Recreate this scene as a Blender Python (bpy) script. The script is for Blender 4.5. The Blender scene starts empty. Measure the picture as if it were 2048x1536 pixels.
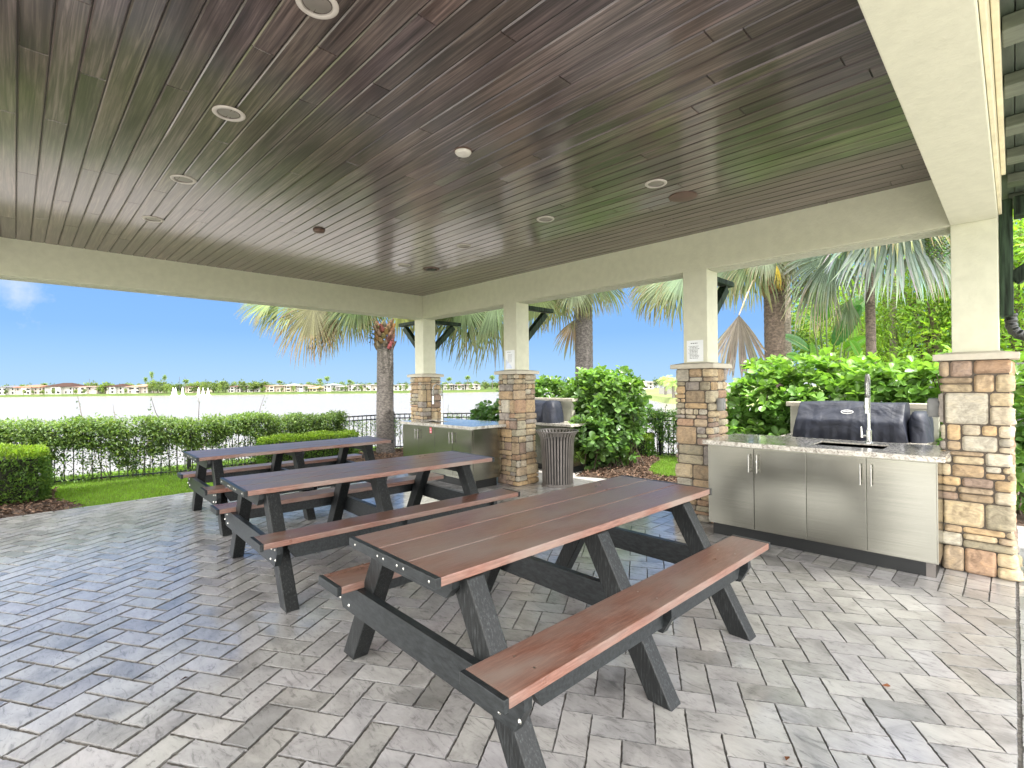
import bpy, bmesh, math, random
import numpy as np
from mathutils import Matrix, Vector
PI = math.pi
random.seed(7); RNG = np.random.default_rng(7)
S = bpy.context.scene
COL = S.collection
# ------------------------------------------------------------------ camera
F = 999.5; CAMH = 1.44
def _n(v): return v / np.linalg.norm(v)
_d1 = _n(np.array([1004., 10., -F])); _d2 = _n(np.array([-995., -11.4, -F]))
_up = _n(np.cross(_d1, _d2)); _d2 = np.cross(_up, _d1)
RC = np.stack([_d1, _d2, _up]); CC = np.array([0., 0., CAMH])
cam = bpy.data.cameras.new('camera'); camo = bpy.data.objects.new('camera', cam); COL.objects.link(camo)
camo.matrix_world = Matrix([[*RC[i], CC[i]] for i in range(3)] + [[0, 0, 0, 1]])
cam.sensor_width = 36; cam.lens = F / 2048 * 36; cam.clip_start = 0.05; cam.clip_end = 6000
S.camera = camo
S.render.resolution_x = 1024; S.render.resolution_y = 768
# directions from the photograph's geometry, used to give things their real place
def ray(px, py): return RC @ np.array([px - 1024., 768. - py, -F])
def at_depth(px, py, d):
    return CC + ray(px, py) * (d / F)
def at_z(px, py, z):
    r = ray(px, py); return CC + r * (z - CAMH) / r[2]
# ------------------------------------------------------------------ world, sun
SUN_AZ = np.array([0.10, -0.995]); SUN_EL = math.radians(66)
SKY_K, SUN_K, EXPO = 0.15, 3.3, 1.50
w = bpy.data.worlds.new('World'); S.world = w; w.use_nodes = True
nt = w.node_tree; nt.nodes.clear()
def wn(t, **k):
    n = nt.nodes.new(t)
    for a, b in k.items(): setattr(n, a, b)
    return n
sky = wn('ShaderNodeTexSky', sky_type='NISHITA', sun_disc=False)
sky.sun_elevation = SUN_EL; sky.sun_rotation = math.atan2(SUN_AZ[0], SUN_AZ[1])
sky.air_density = 1.0; sky.dust_density = 0.4; sky.ozone_density = 3.0
bg = wn('ShaderNodeBackground'); bg.inputs[1].default_value = SKY_K
out = wn('ShaderNodeOutputWorld')
# bright cloud added out of view, south-west and overhead, to light the interior
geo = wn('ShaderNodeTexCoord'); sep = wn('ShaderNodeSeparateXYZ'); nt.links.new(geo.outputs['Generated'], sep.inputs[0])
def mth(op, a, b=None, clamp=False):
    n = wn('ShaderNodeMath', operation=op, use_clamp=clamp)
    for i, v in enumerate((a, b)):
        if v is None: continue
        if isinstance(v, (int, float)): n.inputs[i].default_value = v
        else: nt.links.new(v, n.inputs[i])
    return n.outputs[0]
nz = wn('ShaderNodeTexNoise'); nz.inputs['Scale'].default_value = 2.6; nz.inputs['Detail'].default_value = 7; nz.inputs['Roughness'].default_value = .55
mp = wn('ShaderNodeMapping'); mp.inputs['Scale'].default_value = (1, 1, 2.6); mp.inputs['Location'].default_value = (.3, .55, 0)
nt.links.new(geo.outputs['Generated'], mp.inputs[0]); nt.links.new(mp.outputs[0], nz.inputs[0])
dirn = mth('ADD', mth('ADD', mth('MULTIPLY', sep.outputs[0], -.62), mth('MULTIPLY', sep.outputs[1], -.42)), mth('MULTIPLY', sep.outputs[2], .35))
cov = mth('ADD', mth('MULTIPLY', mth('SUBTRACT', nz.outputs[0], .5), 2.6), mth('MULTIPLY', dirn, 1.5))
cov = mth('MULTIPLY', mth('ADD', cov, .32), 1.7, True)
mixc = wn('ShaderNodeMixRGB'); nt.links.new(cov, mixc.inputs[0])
FILL_CLOUD = 18.0
mixc.inputs[2].default_value = (FILL_CLOUD, FILL_CLOUD * .985, FILL_CLOUD * .96, 1)
# clear polarised blue of the low north-eastern sky, laid over the Nishita sky
rmp = wn('ShaderNodeValToRGB'); nt.links.new(mth('MULTIPLY', sep.outputs[2], 2.2, True), rmp.inputs[0]); re_ = rmp.color_ramp.elements; re_.new(.25)
for e_, (p_, c_) in zip(re_, ((0, (.40, .67, .98)), (.22, (.235, .50, .95)), (1, (.15, .38, .88)))): e_.position = p_; e_.color = (*c_, 1)
SKG = 1.0 / (SKY_K * 2 ** EXPO)
sc = wn('ShaderNodeMixRGB', blend_type='MULTIPLY'); sc.inputs[0].default_value = 1; nt.links.new(rmp.outputs[0], sc.inputs[1]); sc.inputs[2].default_value = (SKG, SKG, SKG, 1)
mx2 = wn('ShaderNodeMixRGB'); mx2.inputs[0].default_value = .955; nt.links.new(sky.outputs[0], mx2.inputs[1]); nt.links.new(sc.outputs[0], mx2.inputs[2])
# one small wisp of cloud low in the north
wd_ = _n(ray(30, 590)); vd = wn('ShaderNodeVectorMath', operation='DISTANCE'); nt.links.new(geo.outputs['Generated'], vd.inputs[0]); vd.inputs[1].default_value = tuple(wd_)
nz2 = wn('ShaderNodeTexNoise'); nz2.inputs['Scale'].default_value = 22; nz2.inputs['Detail'].default_value = 8; nz2.inputs['Roughness'].default_value = .6; nt.links.new(geo.outputs['Generated'], nz2.inputs[0])
wf = mth('MULTIPLY', mth('SUBTRACT', mth('ADD', mth('MULTIPLY', mth('SUBTRACT', .085, vd.outputs['Value']), 14), .30), mth('MULTIPLY', nz2.outputs[0], 1.9)), 1.5, True); wf = mth('MULTIPLY', wf, .75)
# (noise above one half eats the wisp away)
mx3 = wn('ShaderNodeMixRGB'); nt.links.new(wf, mx3.inputs[0]); nt.links.new(mx2.outputs[0], mx3.inputs[1]); mx3.inputs[2].default_value = (.80 * SKG, .90 * SKG, .99 * SKG, 1)
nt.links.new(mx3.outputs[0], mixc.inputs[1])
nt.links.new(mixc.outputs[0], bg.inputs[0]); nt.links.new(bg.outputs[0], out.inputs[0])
sl = bpy.data.lights.new('sun', 'SUN'); sl.energy = SUN_K; sl.angle = math.radians(.53); sl.color = (1, .96, .88)
so = bpy.data.objects.new('sun', sl); COL.objects.link(so)
sd = Vector((SUN_AZ[0] * math.cos(SUN_EL), SUN_AZ[1] * math.cos(SUN_EL), math.sin(SUN_EL)))
so.rotation_euler = sd.to_track_quat('Z', 'Y').to_euler(); so.location = (0, -5, 12)
S.view_settings.view_transform = 'Standard'; S.view_settings.look = 'None'
S.view_settings.exposure = EXPO; S.view_settings.gamma = 1
try: S.cycles.max_bounces = 12; S.cycles.diffuse_bounces = 7; S.cycles.transparent_max_bounces = 8
except Exception: pass

# ------------------------------------------------------------------ materials
class NT:
    def __init__(s, name):
        s.m = bpy.data.materials.new(name); s.m.use_nodes = True; s.t = s.m.node_tree; s.b = s.t.nodes['Principled BSDF']
        s.out = s.t.nodes['Material Output']
    def n(s, t, **k):
        n = s.t.nodes.new(t)
        for a, b in k.items(): setattr(n, a, b)
        return n
    def l(s, a, b): s.t.links.new(a, b)
    def inp(s, sock, v):
        if isinstance(v, bpy.types.NodeSocket): s.l(v, sock)
        elif v is not None: sock.default_value = v
    def math(s, op, a, b=None, clamp=False):
        n = s.n('ShaderNodeMath', operation=op, use_clamp=clamp); s.inp(n.inputs[0], a)
        if b is not None: s.inp(n.inputs[1], b)
        return n.outputs[0]
    def coord(s, scale=(1, 1, 1), offs=None):
        c = s.n('ShaderNodeTexCoord'); m = s.n('ShaderNodeMapping'); m.inputs['Scale'].default_value = scale
        s.l(c.outputs['Object'], m.inputs[0])
        if offs is not None: s.l(offs, m.inputs['Location'])
        return m.outputs[0]
    def noise(s, co, scale, detail=4, rough=.55, dist=0):
        n = s.n('ShaderNodeTexNoise'); s.l(co, n.inputs['Vector']); n.inputs['Scale'].default_value = scale
        n.inputs['Detail'].default_value = detail; n.inputs['Roughness'].default_value = rough; n.inputs['Distortion'].default_value = dist
        return n.outputs[0]
    def ramp(s, f, pts):
        r = s.n('ShaderNodeValToRGB'); s.l(f, r.inputs[0]); e = r.color_ramp.elements
        while len(e) < len(pts): e.new(.5)
        for i, (p, c) in enumerate(pts):
            e[i].position = p; e[i].color = (*c, 1) if len(c) == 3 else c
        return r.outputs[0]
    def mix(s, f, a, b, typ='MIX'):
        n = s.n('ShaderNodeMixRGB', blend_type=typ); s.inp(n.inputs[0], f)
        s.inp(n.inputs[1], (*a, 1) if isinstance(a, tuple) and len(a) == 3 else a); s.inp(n.inputs[2], (*b, 1) if isinstance(b, tuple) and len(b) == 3 else b)
        return n.outputs[0]
    def attr(s, name='col'):
        n = s.n('ShaderNodeAttribute', attribute_name=name); return n.outputs['Color']
    def bump(s, h, strength=.3, dist=.01):
        b = s.n('ShaderNodeBump'); b.inputs['Strength'].default_value = strength; b.inputs['Distance'].default_value = dist
        s.l(h, b.inputs['Height']); s.l(b.outputs[0], s.b.inputs['Normal'])
    def set(s, **k):
        for a, v in k.items():
            s.inp(s.b.inputs[a.replace('_', ' ')], (*v, 1) if isinstance(v, tuple) and len(v) == 3 else v)
        return s.m
def g3(v): return (v, v, v)
M = {}
def simple(name, col, rough=.5, metal=0, var=.12, sc=8, bump=0, stretch=(1, 1, 1), bd=.003, spec=None):
    n = NT(name); co = n.coord(stretch); f = n.noise(co, sc, 6)
    c = n.ramp(f, [(.35, g3(1 - var)), (.65, g3(1 + var))])
    c = n.mix(1, c, tuple(col), 'MULTIPLY'); c = n.mix(1, c, n.attr(), 'MULTIPLY')
    r = n.math('ADD', n.math('MULTIPLY', n.noise(co, sc * 1.7, 3), .16), rough - .08)
    n.set(Base_Color=c, Roughness=r, Metallic=metal)
    if spec is not None: n.set(Specular_IOR_Level=spec)
    if bump: n.bump(n.noise(co, sc * 3, 6), bump, bd)
    M[name] = n.m; return n.m
# pavers: pale grey travertine look, sealed
n = NT('paver'); co = n.coord((1, 1, 1), n.attr('off')); base = n.attr()
cl = n.noise(co, 3.2, 9, .62, .6); vein = n.noise(n.coord((3, 1, 1), n.attr('off')), 9, 10, .72, 1.3)
c = n.ramp(cl, [(.34, g3(.60)), (.47, g3(.95)), (.62, g3(1.16))])
v2 = n.ramp(vein, [(.36, g3(.42)), (.45, g3(.92)), (.6, g3(1.06))])
c = n.mix(1, n.mix(.8, c, v2, 'MULTIPLY'), base, 'MULTIPLY')
wear = n.ramp(n.noise(n.coord(), .55, 5, .6), [(.36, g3(.86)), (.6, g3(1.06))]); c = n.mix(1, c, wear, 'MULTIPLY')
pits = n.ramp(n.noise(co, 40, 8, .75), [(.30, g3(.45)), (.37, g3(1))]); c = n.mix(.65, c, pits, 'MULTIPLY')
rr = n.math('ADD', n.math('MULTIPLY', n.noise(co, 7, 6), .26), .04)
n.set(Base_Color=c, Roughness=.45, Specular_IOR_Level=.5, Coat_Weight=n.math('GREATER_THAN', base, .22), Coat_Roughness=rr, Coat_IOR=1.75); n.bump(n.math('ADD', n.math('MULTIPLY', vein, .6), n.noise(co, 26, 8, .65)), .22, .004); M['paver'] = n.m
simple('joint', (.11, .10, .088), .9, var=.5, sc=60, bump=.5)
simple('concrete', (.33, .315, .295), .8, var=.10, sc=5, bump=.3)
simple('stucco', (.575, .57, .445), .75, var=.04, sc=12, bump=.6, bd=.005)
simple('stucco_rough', (.56, .56, .46), .85, var=.10, sc=40, bump=1.0, bd=.012)
simple('cap', (.47, .43, .35), .8, var=.07, sc=14, bump=.3)
simple('mortar', (.085, .07, .055), .95, var=.2, sc=30)
n = NT('stone'); co = n.coord((1, 1, 1)); base = n.attr()
a = n.noise(co, 13, 9, .62, .9); b = n.noise(n.coord((1, 1, 3)), 30, 9, .7)
c = n.mix(1, n.ramp(a, [(.28, (.55, .52, .50)), (.5, (.98, .97, .96)), (.75, (1.28, 1.2, 1.06))]), base, 'MULTIPLY')
c = n.mix(.7, c, n.ramp(b, [(.3, g3(.62)), (.6, g3(1.1))]), 'MULTIPLY')
n.set(Base_Color=c, Roughness=.85); n.bump(n.math('ADD', a, n.math('MULTIPLY', b, .5)), .8, .012); M['stone'] = n.m
# ceiling boards: dark stained pine under a clear varnish
n = NT('ceiling_wood'); off = n.attr('off'); base = n.attr()
g = n.noise(n.coord((22, .55, 1), off), 3.0, 9, .62, .9); lng = n.noise(n.coord((9, .9, 1), off), 1.2, 5, .5, 1.4)
c = n.ramp(g, [(.36, (.030, .023, .021)), (.5, (.068, .054, .050)), (.66, (.134, .110, .101))])
c = n.mix(1, n.mix(.8, c, n.ramp(lng, [(.36, g3(.45)), (.62, g3(1.45))]), 'MULTIPLY'), base, 'MULTIPLY')
n.set(Base_Color=c, Roughness=n.math('ADD', n.math('MULTIPLY', lng, .10), .25), Specular_IOR_Level=.5, Coat_Weight=1.0, Coat_Tint=(1, .94, .95), Coat_Roughness=n.math('ADD', n.math('MULTIPLY', lng, .14), .08), Coat_IOR=1.54)
n.bump(n.math('ADD', g, n.math('MULTIPLY', lng, 1.2)), .07, .003); M['ceiling_wood'] = n.m
n = NT('groove'); n.set(Base_Color=(.012, .008, .006), Roughness=.6); M['groove'] = n.m
# recycled plastic lumber
n = NT('brown_lumber'); co = n.coord((5, 60, 60)); f = n.noise(co, 2.6, 6, .6); blot = n.noise(n.coord((.7, 1.6, 1)), 3.2, 7, .55)
c = n.ramp(f, [(.36, (.150, .060, .040)), (.5, (.205, .090, .062)), (.64, (.265, .130, .094))])
fade = n.ramp(blot, [(.36, g3(.0)), (.66, g3(.85))])
c = n.mix(n.math('MULTIPLY', fade, 1.0), c, (.255, .200, .170)); c = n.mix(1, c, n.attr(), 'MULTIPLY')
n.set(Base_Color=c, Roughness=n.math('ADD', n.math('MULTIPLY', blot, .3), .18), Specular_IOR_Level=.65); n.bump(n.noise(n.coord((20, 70, 70)), 3, 6, .7), .3, .002); M['brown_lumber'] = n.m
n = NT('black_lumber'); co = n.coord((45, 45, 5)); f = n.noise(co, 3.0, 6, .65, .3)
c = n.ramp(f, [(.38, (.003, .0038, .004)), (.54, (.008, .0095, .010)), (.72, (.055, .060, .062))]); c = n.mix(1, c, n.attr(), 'MULTIPLY')
n.set(Base_Color=c, Roughness=.42, Specular_IOR_Level=.38); n.bump(f, .5, .003); M['black_lumber'] = n.m
n = NT('trim_lumber'); f = n.noise(n.coord((20, 6, 20)), 3, 6, .7)
n.set(Base_Color=n.mix(1, n.ramp(f, [(.38, (.008, .010, .011)), (.62, (.026, .030, .032))]), n.attr(), 'MULTIPLY'), Roughness=.38, Specular_IOR_Level=.36); n.bump(f, .2, .002); M['trim_lumber'] = n.m
simple('bolt', (.55, .54, .5), .35, 1, .1, 40)
# brushed stainless
n = NT('steel'); f = n.noise(n.coord((1, .6, 130)), 3, 5, .6); blot = n.noise(n.coord(), 2.2, 4, .5)
n.set(Base_Color=n.mix(1, n.ramp(f, [(.4, (.275, .270, .232)), (.6, (.345, .338, .290))]), n.attr(), 'MULTIPLY'), Metallic=1.0,
      Roughness=n.math('ADD', n.math('MULTIPLY', blot, .12), .16)); n.bump(n.math('ADD', n.math('MULTIPLY', f, .12), n.math('MULTIPLY', n.noise(n.coord(), .9, 0, .3), 2)), .05, .006); M['steel'] = n.m
simple('chrome', (.46, .455, .43), .25, 1, .05, 20)
n = NT('granite'); co = n.coord(); a = n.noise(co, 26, 10, .72, 1.2); vo = n.n('ShaderNodeTexVoronoi'); n.l(co, vo.inputs[0]); vo.inputs['Scale'].default_value = 75
b = n.noise(co, 7, 5)
c = n.ramp(a, [(.30, (.07, .065, .06)), (.42, (.30, .27, .23)), (.52, (.54, .51, .45)), (.75, (.72, .70, .64))])
c = n.mix(.35, c, n.ramp(vo.outputs['Distance'], [(.1, g3(.35)), (.5, g3(1.1))]), 'MULTIPLY'); c = n.mix(.4, c, n.ramp(b, [(.3, g3(.7)), (.7, g3(1.15))]), 'MULTIPLY')
n.set(Base_Color=c, Roughness=.10, Specular_IOR_Level=.6); M['granite'] = n.m
simple('kick', (.006, .007, .007), .4)
n = NT('grill_cover'); f = n.noise(n.coord(), 5, 6, .6, .8)
n.set(Base_Color=n.ramp(f, [(.3, (.010, .012, .021)), (.7, (.018, .022, .038))]), Roughness=.55, Specular_IOR_Level=.4)
n.bump(n.math('ADD', n.noise(n.coord((1, 1, 1.1)), 2.6, 3, .45, 1.6), n.math('MULTIPLY', n.noise(n.coord((.3, 4, 1.2)), 2.2, 3, .5, .6), .35)), .42, .08); M['grill_cover'] = n.m
simple('white_badge', (.75, .75, .75), .4)
simple('can_metal', (.175, .158, .145), .42, .35, .1, 12)
simple('liner', (.02, .02, .02), .5)
simple('green_timber', (.020, .034, .020), .6, 0, .75, 3, .4, (14, 14, 1.2), spec=.15)
simple('green_deck', (.035, .048, .034), .5, 0, .35, 3, .4, (2, 16, 1.2))
simple('rafter_paint', (.11, .125, .095), .5, 0, .2, 3, .3, (16, 2, 16))
simple('spout', (.014, .016, .014), .28)
simple('cream_trim', (.66, .60, .42), .5)
simple('fixture_ring', (.50, .46, .42), .4)
simple('fixture_cone', (.34, .31, .28), .35, .6)
simple('detector_white', (.6, .57, .52), .4)
simple('brown_plastic', (.12, .075, .06), .5)
simple('paper', (.74, .76, .76), .45, 0, .03)
simple('ink', (.03, .03, .035), .6)
simple('sticker_red', (.55, .03, .05), .4)
simple('blue_print', (.55, .62, .76), .4)
simple('outlet', (.22, .22, .215), .45, .2)
simple('metal_black', (.016, .017, .02), .4)
simple('wall_white', (.50, .49, .475), .8, 0, .05, .5, spec=.1)
simple('roof_tile', (1, 1, 1), .8, 0, .15, 1.5)
simple('glass_dark', (.025, .028, .03), .5, spec=.2)
simple('trunk_palm', (.125, .11, .10), .9, 0, .5, 20, 1.0, (1, 1, 1.8), .02)
simple('boot', (.20, .10, .06), .8, 0, .4, 12, .6)
simple('bark', (.10, .075, .055), .9, 0, .3, 10, .6)
simple('soil', (.075, .048, .034), .95, 0, .4, 20, .8)
simple('mulch', (.125, .072, .052), .85, 0, .35, 18)
def leafmat(name, transl=.35, rough=.38, spec=.5):
    n = NT(name); c = n.mix(1, n.attr(), n.ramp(n.noise(n.coord(), 3, 3), [(.3, g3(.85)), (.7, g3(1.15))]), 'MULTIPLY')
    n.set(Base_Color=c, Roughness=rough, Specular_IOR_Level=spec)
    t = n.n('ShaderNodeBsdfTranslucent'); n.l(n.mix(1, c, (1.25, 1.35, .55), 'MULTIPLY'), t.inputs[0])
    mx = n.n('ShaderNodeMixShader'); mx.inputs[0].default_value = transl
    n.l(n.b.outputs[0], mx.inputs[1]); n.l(t.outputs[0], mx.inputs[2]); n.l(mx.outputs[0], n.out.inputs[0]); M[name] = n.m
leafmat('leaf', .45, .4, .45); leafmat('leaf_gloss', .42, .28, .55); leafmat('grass', .4, .5, .3); leafmat('palm_leaf', .38, .6, .3); leafmat('dry_leaf', .2, .7, .2)
n = NT('turf'); f = n.noise(n.coord(), 3, 8, .7); n.set(Base_Color=n.ramp(f, [(.3, (.10, .125, .045)), (.7, (.17, .20, .08))]), Roughness=.9, Specular_IOR_Level=.1); n.bump(n.noise(n.coord(), 60, 4), .6, .02); M['turf'] = n.m
n = NT('shore_turf'); n.set(Base_Color=n.ramp(n.noise(n.coord(), .3, 6, .7), [(.35, (.035, .06, .015)), (.65, (.075, .10, .025))]), Roughness=.9, Specular_IOR_Level=.1); M['shore_turf'] = n.m
n = NT('water'); wv = n.noise(n.coord((1, 1, 1)), .8, 6, .6)
n.set(Base_Color=(.178, .160, .132), Roughness=.26, Specular_IOR_Level=.5); n.bump(wv, .12, .05); M['water'] = n.m
n = NT('spray'); n.set(Base_Color=(.95, .96, .97), Roughness=.9); M['spray'] = n.m

# ------------------------------------------------------------------ mesh helpers
class MB:
    def __init__(s): s.v = []; s.f = []; s.c = []; s.o = []
    def add(s, vs, fs, col=(1, 1, 1), off=(0, 0, 0)):
        k = len(s.v); s.v += [tuple(p) for p in vs]; s.f += [tuple(i + k for i in q) for q in fs]
        s.c += [col] * len(fs); s.o += [off] * len(fs); return s
    def box(s, x0, y0, z0, x1, y1, z1, col=(1, 1, 1), off=(0, 0, 0), bev=0, mat=None):
        if x0 > x1: x0, x1 = x1, x0
        if y0 > y1: y0, y1 = y1, y0
        if z0 > z1: z0, z1 = z1, z0
        bm = bmesh.new(); bmesh.ops.create_cube(bm, size=1)
        for v in bm.verts: v.co = Vector(((x0 + x1) / 2 + v.co.x * (x1 - x0), (y0 + y1) / 2 + v.co.y * (y1 - y0), (z0 + z1) / 2 + v.co.z * (z1 - z0)))
        if bev: bmesh.ops.bevel(bm, geom=bm.edges[:], offset=bev, segments=2, affect='EDGES', profile=.6)
        if mat is not None: bm.transform(mat)
        bm.verts.index_update(); s.add([v.co[:] for v in bm.verts], [[v.index for v in f.verts] for f in bm.faces], col, off); bm.free(); return s
    def bar(s, a, b, w, h, upv=(0, 0, 1), bev=.003, col=(1, 1, 1)):   # box from a to b, w across, h along upv
        a = Vector(a); b = Vector(b); d = (b - a); L = d.length; d.normalize(); u = Vector(upv); r = d.cross(u).normalized(); u = r.cross(d)
        m = Matrix(((d.x, r.x, u.x, a.x), (d.y, r.y, u.y, a.y), (d.z, r.z, u.z, a.z), (0, 0, 0, 1)))
        return s.box(0, -w / 2, -h / 2, L, w / 2, h / 2, col=col, bev=bev, mat=m)
    def prism(s, pts, axis, a0, a1, col=(1, 1, 1)):   # polygon in the two other axes, extruded along axis
        n = len(pts); vs = []
        for a in (a0, a1):
            for p, q in pts:
                vs.append({'x': (a, p, q), 'y': (p, a, q), 'z': (p, q, a)}[axis])
        fs = [tuple(range(n))[::-1], tuple(range(n, 2 * n))] + [(i, (i + 1) % n, n + (i + 1) % n, n + i) for i in range(n)]
        return s.add(vs, fs, col)
    def tube(s, pts, rad, n=10, col=(1, 1, 1), cap=True):
        pts = [Vector(p) for p in pts]; k = len(pts); rad = [rad] * k if isinstance(rad, (int, float)) else rad
        vs = []; prev = None
        for i, p in enumerate(pts):
            t = (pts[min(i + 1, k - 1)] - pts[max(i - 1, 0)]).normalized()
            if prev is None:
                u = t.orthogonal().normalized()
            else:
                u = (prev - t * prev.dot(t)).normalized()
            prev = u; r = t.cross(u)
            for j in range(n):
                a = 2 * PI * j / n; vs.append(p + (u * math.cos(a) + r * math.sin(a)) * rad[i])
        fs = [(i * n + j, i * n + (j + 1) % n, (i + 1) * n + (j + 1) % n, (i + 1) * n + j) for i in range(k - 1) for j in range(n)]
        if cap: fs += [tuple(range(n))[::-1], tuple((k - 1) * n + j for j in range(n))]
        return s.add(vs, fs, col)
    def lathe(s, prof, n=24, c=(0, 0, 0), col=(1, 1, 1)):
        vs = [(c[0] + r * math.cos(2 * PI * j / n), c[1] + r * math.sin(2 * PI * j / n), c[2] + z) for r, z in prof for j in range(n)]
        k = len(prof)
        fs = [(i * n + j, i * n + (j + 1) % n, (i + 1) * n + (j + 1) % n, (i + 1) * n + j) for i in range(k - 1) for j in range(n)]
        return s.add(vs, fs, col)
    def build(s, name, mat, parent=None, smooth=False, kind=None, flat_ang=None):
        me = bpy.data.meshes.new(name); me.from_pydata(s.v, [], s.f)
        a = me.attributes.new('col', 'FLOAT_COLOR', 'FACE'); a.data.foreach_set('color', np.array([(*c, 1) for c in s.c], dtype=np.float32).ravel())
        if any(o != (0, 0, 0) for o in s.o):
            a = me.attributes.new('off', 'FLOAT_VECTOR', 'FACE'); a.data.foreach_set('vector', np.array(s.o, dtype=np.float32).ravel())
        me.materials.append(M[mat] if isinstance(mat, str) else mat)
        if smooth: me.shade_smooth()
        if smooth == 'auto':
            bm = bmesh.new(); bm.from_mesh(me)
            for e in bm.edges: e.smooth = len(e.link_faces) < 2 or e.calc_face_angle(0) < .6
            bm.to_mesh(me); bm.free()
        o = bpy.data.objects.new(name, me); COL.objects.link(o)
        if parent is not None: o.parent = parent
        if kind: o['kind'] = kind
        return o
def tag(o, label=None, cat=None, group=None, kind=None):
    if label: o['label'] = label
    if cat: o['category'] = cat
    if group: o['group'] = group
    if kind: o['kind'] = kind
    return o
def thing(name, label, cat, loc=(0, 0, 0), rz=0, group=None):
    o = bpy.data.objects.new(name, None); COL.objects.link(o); o.location = loc; o.rotation_euler = (0, 0, rz); o.empty_display_size = .1
    return tag(o, label, cat, group)
def copy_tree(o, parent=None):
    c = o.copy(); COL.objects.link(c); c.parent = parent
    for ch in list(o.children): copy_tree(ch, c)
    return c
def npmesh(name, V, Fq, mat, parent=None, cols=None, kind=None, smooth=False):
    """V (n,3); Fq (m,k) faces of equal size; cols (m,3)"""
    me = bpy.data.meshes.new(name); m, k = Fq.shape
    me.vertices.add(len(V)); me.vertices.foreach_set('co', V.astype(np.float32).ravel())
    me.loops.add(m * k); me.loops.foreach_set('vertex_index', Fq.astype(np.int32).ravel())
    me.polygons.add(m); me.polygons.foreach_set('loop_start', np.arange(0, m * k, k, dtype=np.int32)); me.update(calc_edges=True)
    a = me.attributes.new('col', 'FLOAT_COLOR', 'FACE')
    if cols is None: cols = np.ones((m, 3))
    a.data.foreach_set('color', np.concatenate([cols, np.ones((m, 1))], 1).astype(np.float32).ravel())
    if smooth: me.shade_smooth()
    me.materials.append(M[mat]); o = bpy.data.objects.new(name, me); COL.objects.link(o)
    if parent is not None: o.parent = parent
    if kind: o['kind'] = kind
    return o
def leaf_template(ts, ws, fold=.12, bend=.0):
    V = []
    for t, wv in zip(ts, ws):
        V += [(t, -wv, fold * wv * 2 - bend * t * t), (t, 0, -bend * t * t), (t, wv, fold * wv * 2 - bend * t * t)]
    Fq = []
    for i in range(len(ts) - 1):
        a = i * 3; Fq += [(a, a + 1, a + 4, a + 3), (a + 1, a + 2, a + 5, a + 4)]
    return np.array(V, float), np.array(Fq)
T_OB = leaf_template([0, .3, .62, .86, 1], [.04, .19, .33, .28, .09], .22, .12)     # obovate
T_OV = leaf_template([0, .35, 1], [.05, .26, .03], .3, .15)                          # small leaf
T_LONG = leaf_template([0, .3, .7, 1], [.02, .09, .07, .01], .2, .35)
def norm(a): return a / np.maximum(np.linalg.norm(a, axis=-1, keepdims=True), 1e-9)
def leaves(name, pos, dirs, size, tmpl, mat, cols, parent=None, roll=None, kind=None, upbias=1.0):
    V0, F0 = tmpl; n = len(pos); d = norm(dirs)
    upv = np.tile([0, 0, 1.], (n, 1)) * upbias + RNG.normal(0, .55, (n, 3)); s = norm(np.cross(upv, d)); u = np.cross(d, s)
    V = pos[:, None, :] + size[:, None, None] * (V0[None, :, 0:1] * d[:, None, :] + V0[None, :, 1:2] * s[:, None, :] + V0[None, :, 2:3] * u[:, None, :])
    Fq = (F0[None] + (np.arange(n) * len(V0))[:, None, None]).reshape(-1, 4)
    return npmesh(name, V.reshape(-1, 3), Fq, mat, parent, np.repeat(cols, len(F0), 0), kind)
def greens(n, base, var=.25, yellow=.15):
    b = np.array(base)[None] * (1 + RNG.uniform(-var, var, (n, 1)))
    y = (RNG.random((n, 1)) ** 3) * yellow; b = b * (1 - y) + y * np.array([[.35, .42, .05]])
    return b

# ------------------------------------------------------------------ ground, lake
FENCE = [(-4.2, 11.9), (-1.5, 11.0), (.37, 10.36), (2.1, 9.95), (6.2, 10.15), (7.7, 8.7), (9.15, 5.0), (9.5, 2.6), (9.4, -3)]
WZ = -2.0; KF = .745
def dist_out(x, y):   # how far outside the fence line (towards the lake)
    best = 1e9
    for (ax, ay), (bx, by) in zip(FENCE, FENCE[1:]):
        dx, dy = bx - ax, by - ay; t = max(0, min(1, ((x - ax) * dx + (y - ay) * dy) / (dx * dx + dy * dy)))
        px, py = ax + t * dx, ay + t * dy; d = math.hypot(x - px, y - py)
        if d < abs(best):
            sgn = 1 if (dx * (y - ay) - dy * (x - ax)) > 0 else -1
            best = d * sgn
    return best
def gz(x, y):
    d = dist_out(x, y)
    if x > 9 and y < 6:   # higher ground to the east, behind the hedge
        k = min(1, max(0, (6 - y) / 3)); d = d * (1 - k)
    if y < 2.6: d = 0
    if d <= .4: return -.025
    return -.025 - min(9, (d - .4) * .30)
xs = list(np.linspace(-70, -6, 22)) + list(np.linspace(-5, 12, 52)) + list(np.linspace(13, 90, 34))
ys = list(np.linspace(-60, -2, 14)) + list(np.linspace(-1, 16, 52)) + list(np.linspace(17, 90, 40))
vs = [(x, y, gz(x, y)) for y in ys for x in xs]; nx = len(xs)
fs = [(j * nx + i, j * nx + i + 1, (j + 1) * nx + i + 1, (j + 1) * nx + i) for j in range(len(ys) - 1) for i in range(nx - 1)]
g = MB().add(vs, fs).build('ground', 'turf', smooth=True, kind='structure')
mb = MB(); mb.add([(-3000, -60, WZ), (3500, -60, WZ), (3500, 3500, WZ), (-3000, 3500, WZ)], [(0, 1, 2, 3)]); mb.build('lake', 'water', kind='structure')
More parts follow.
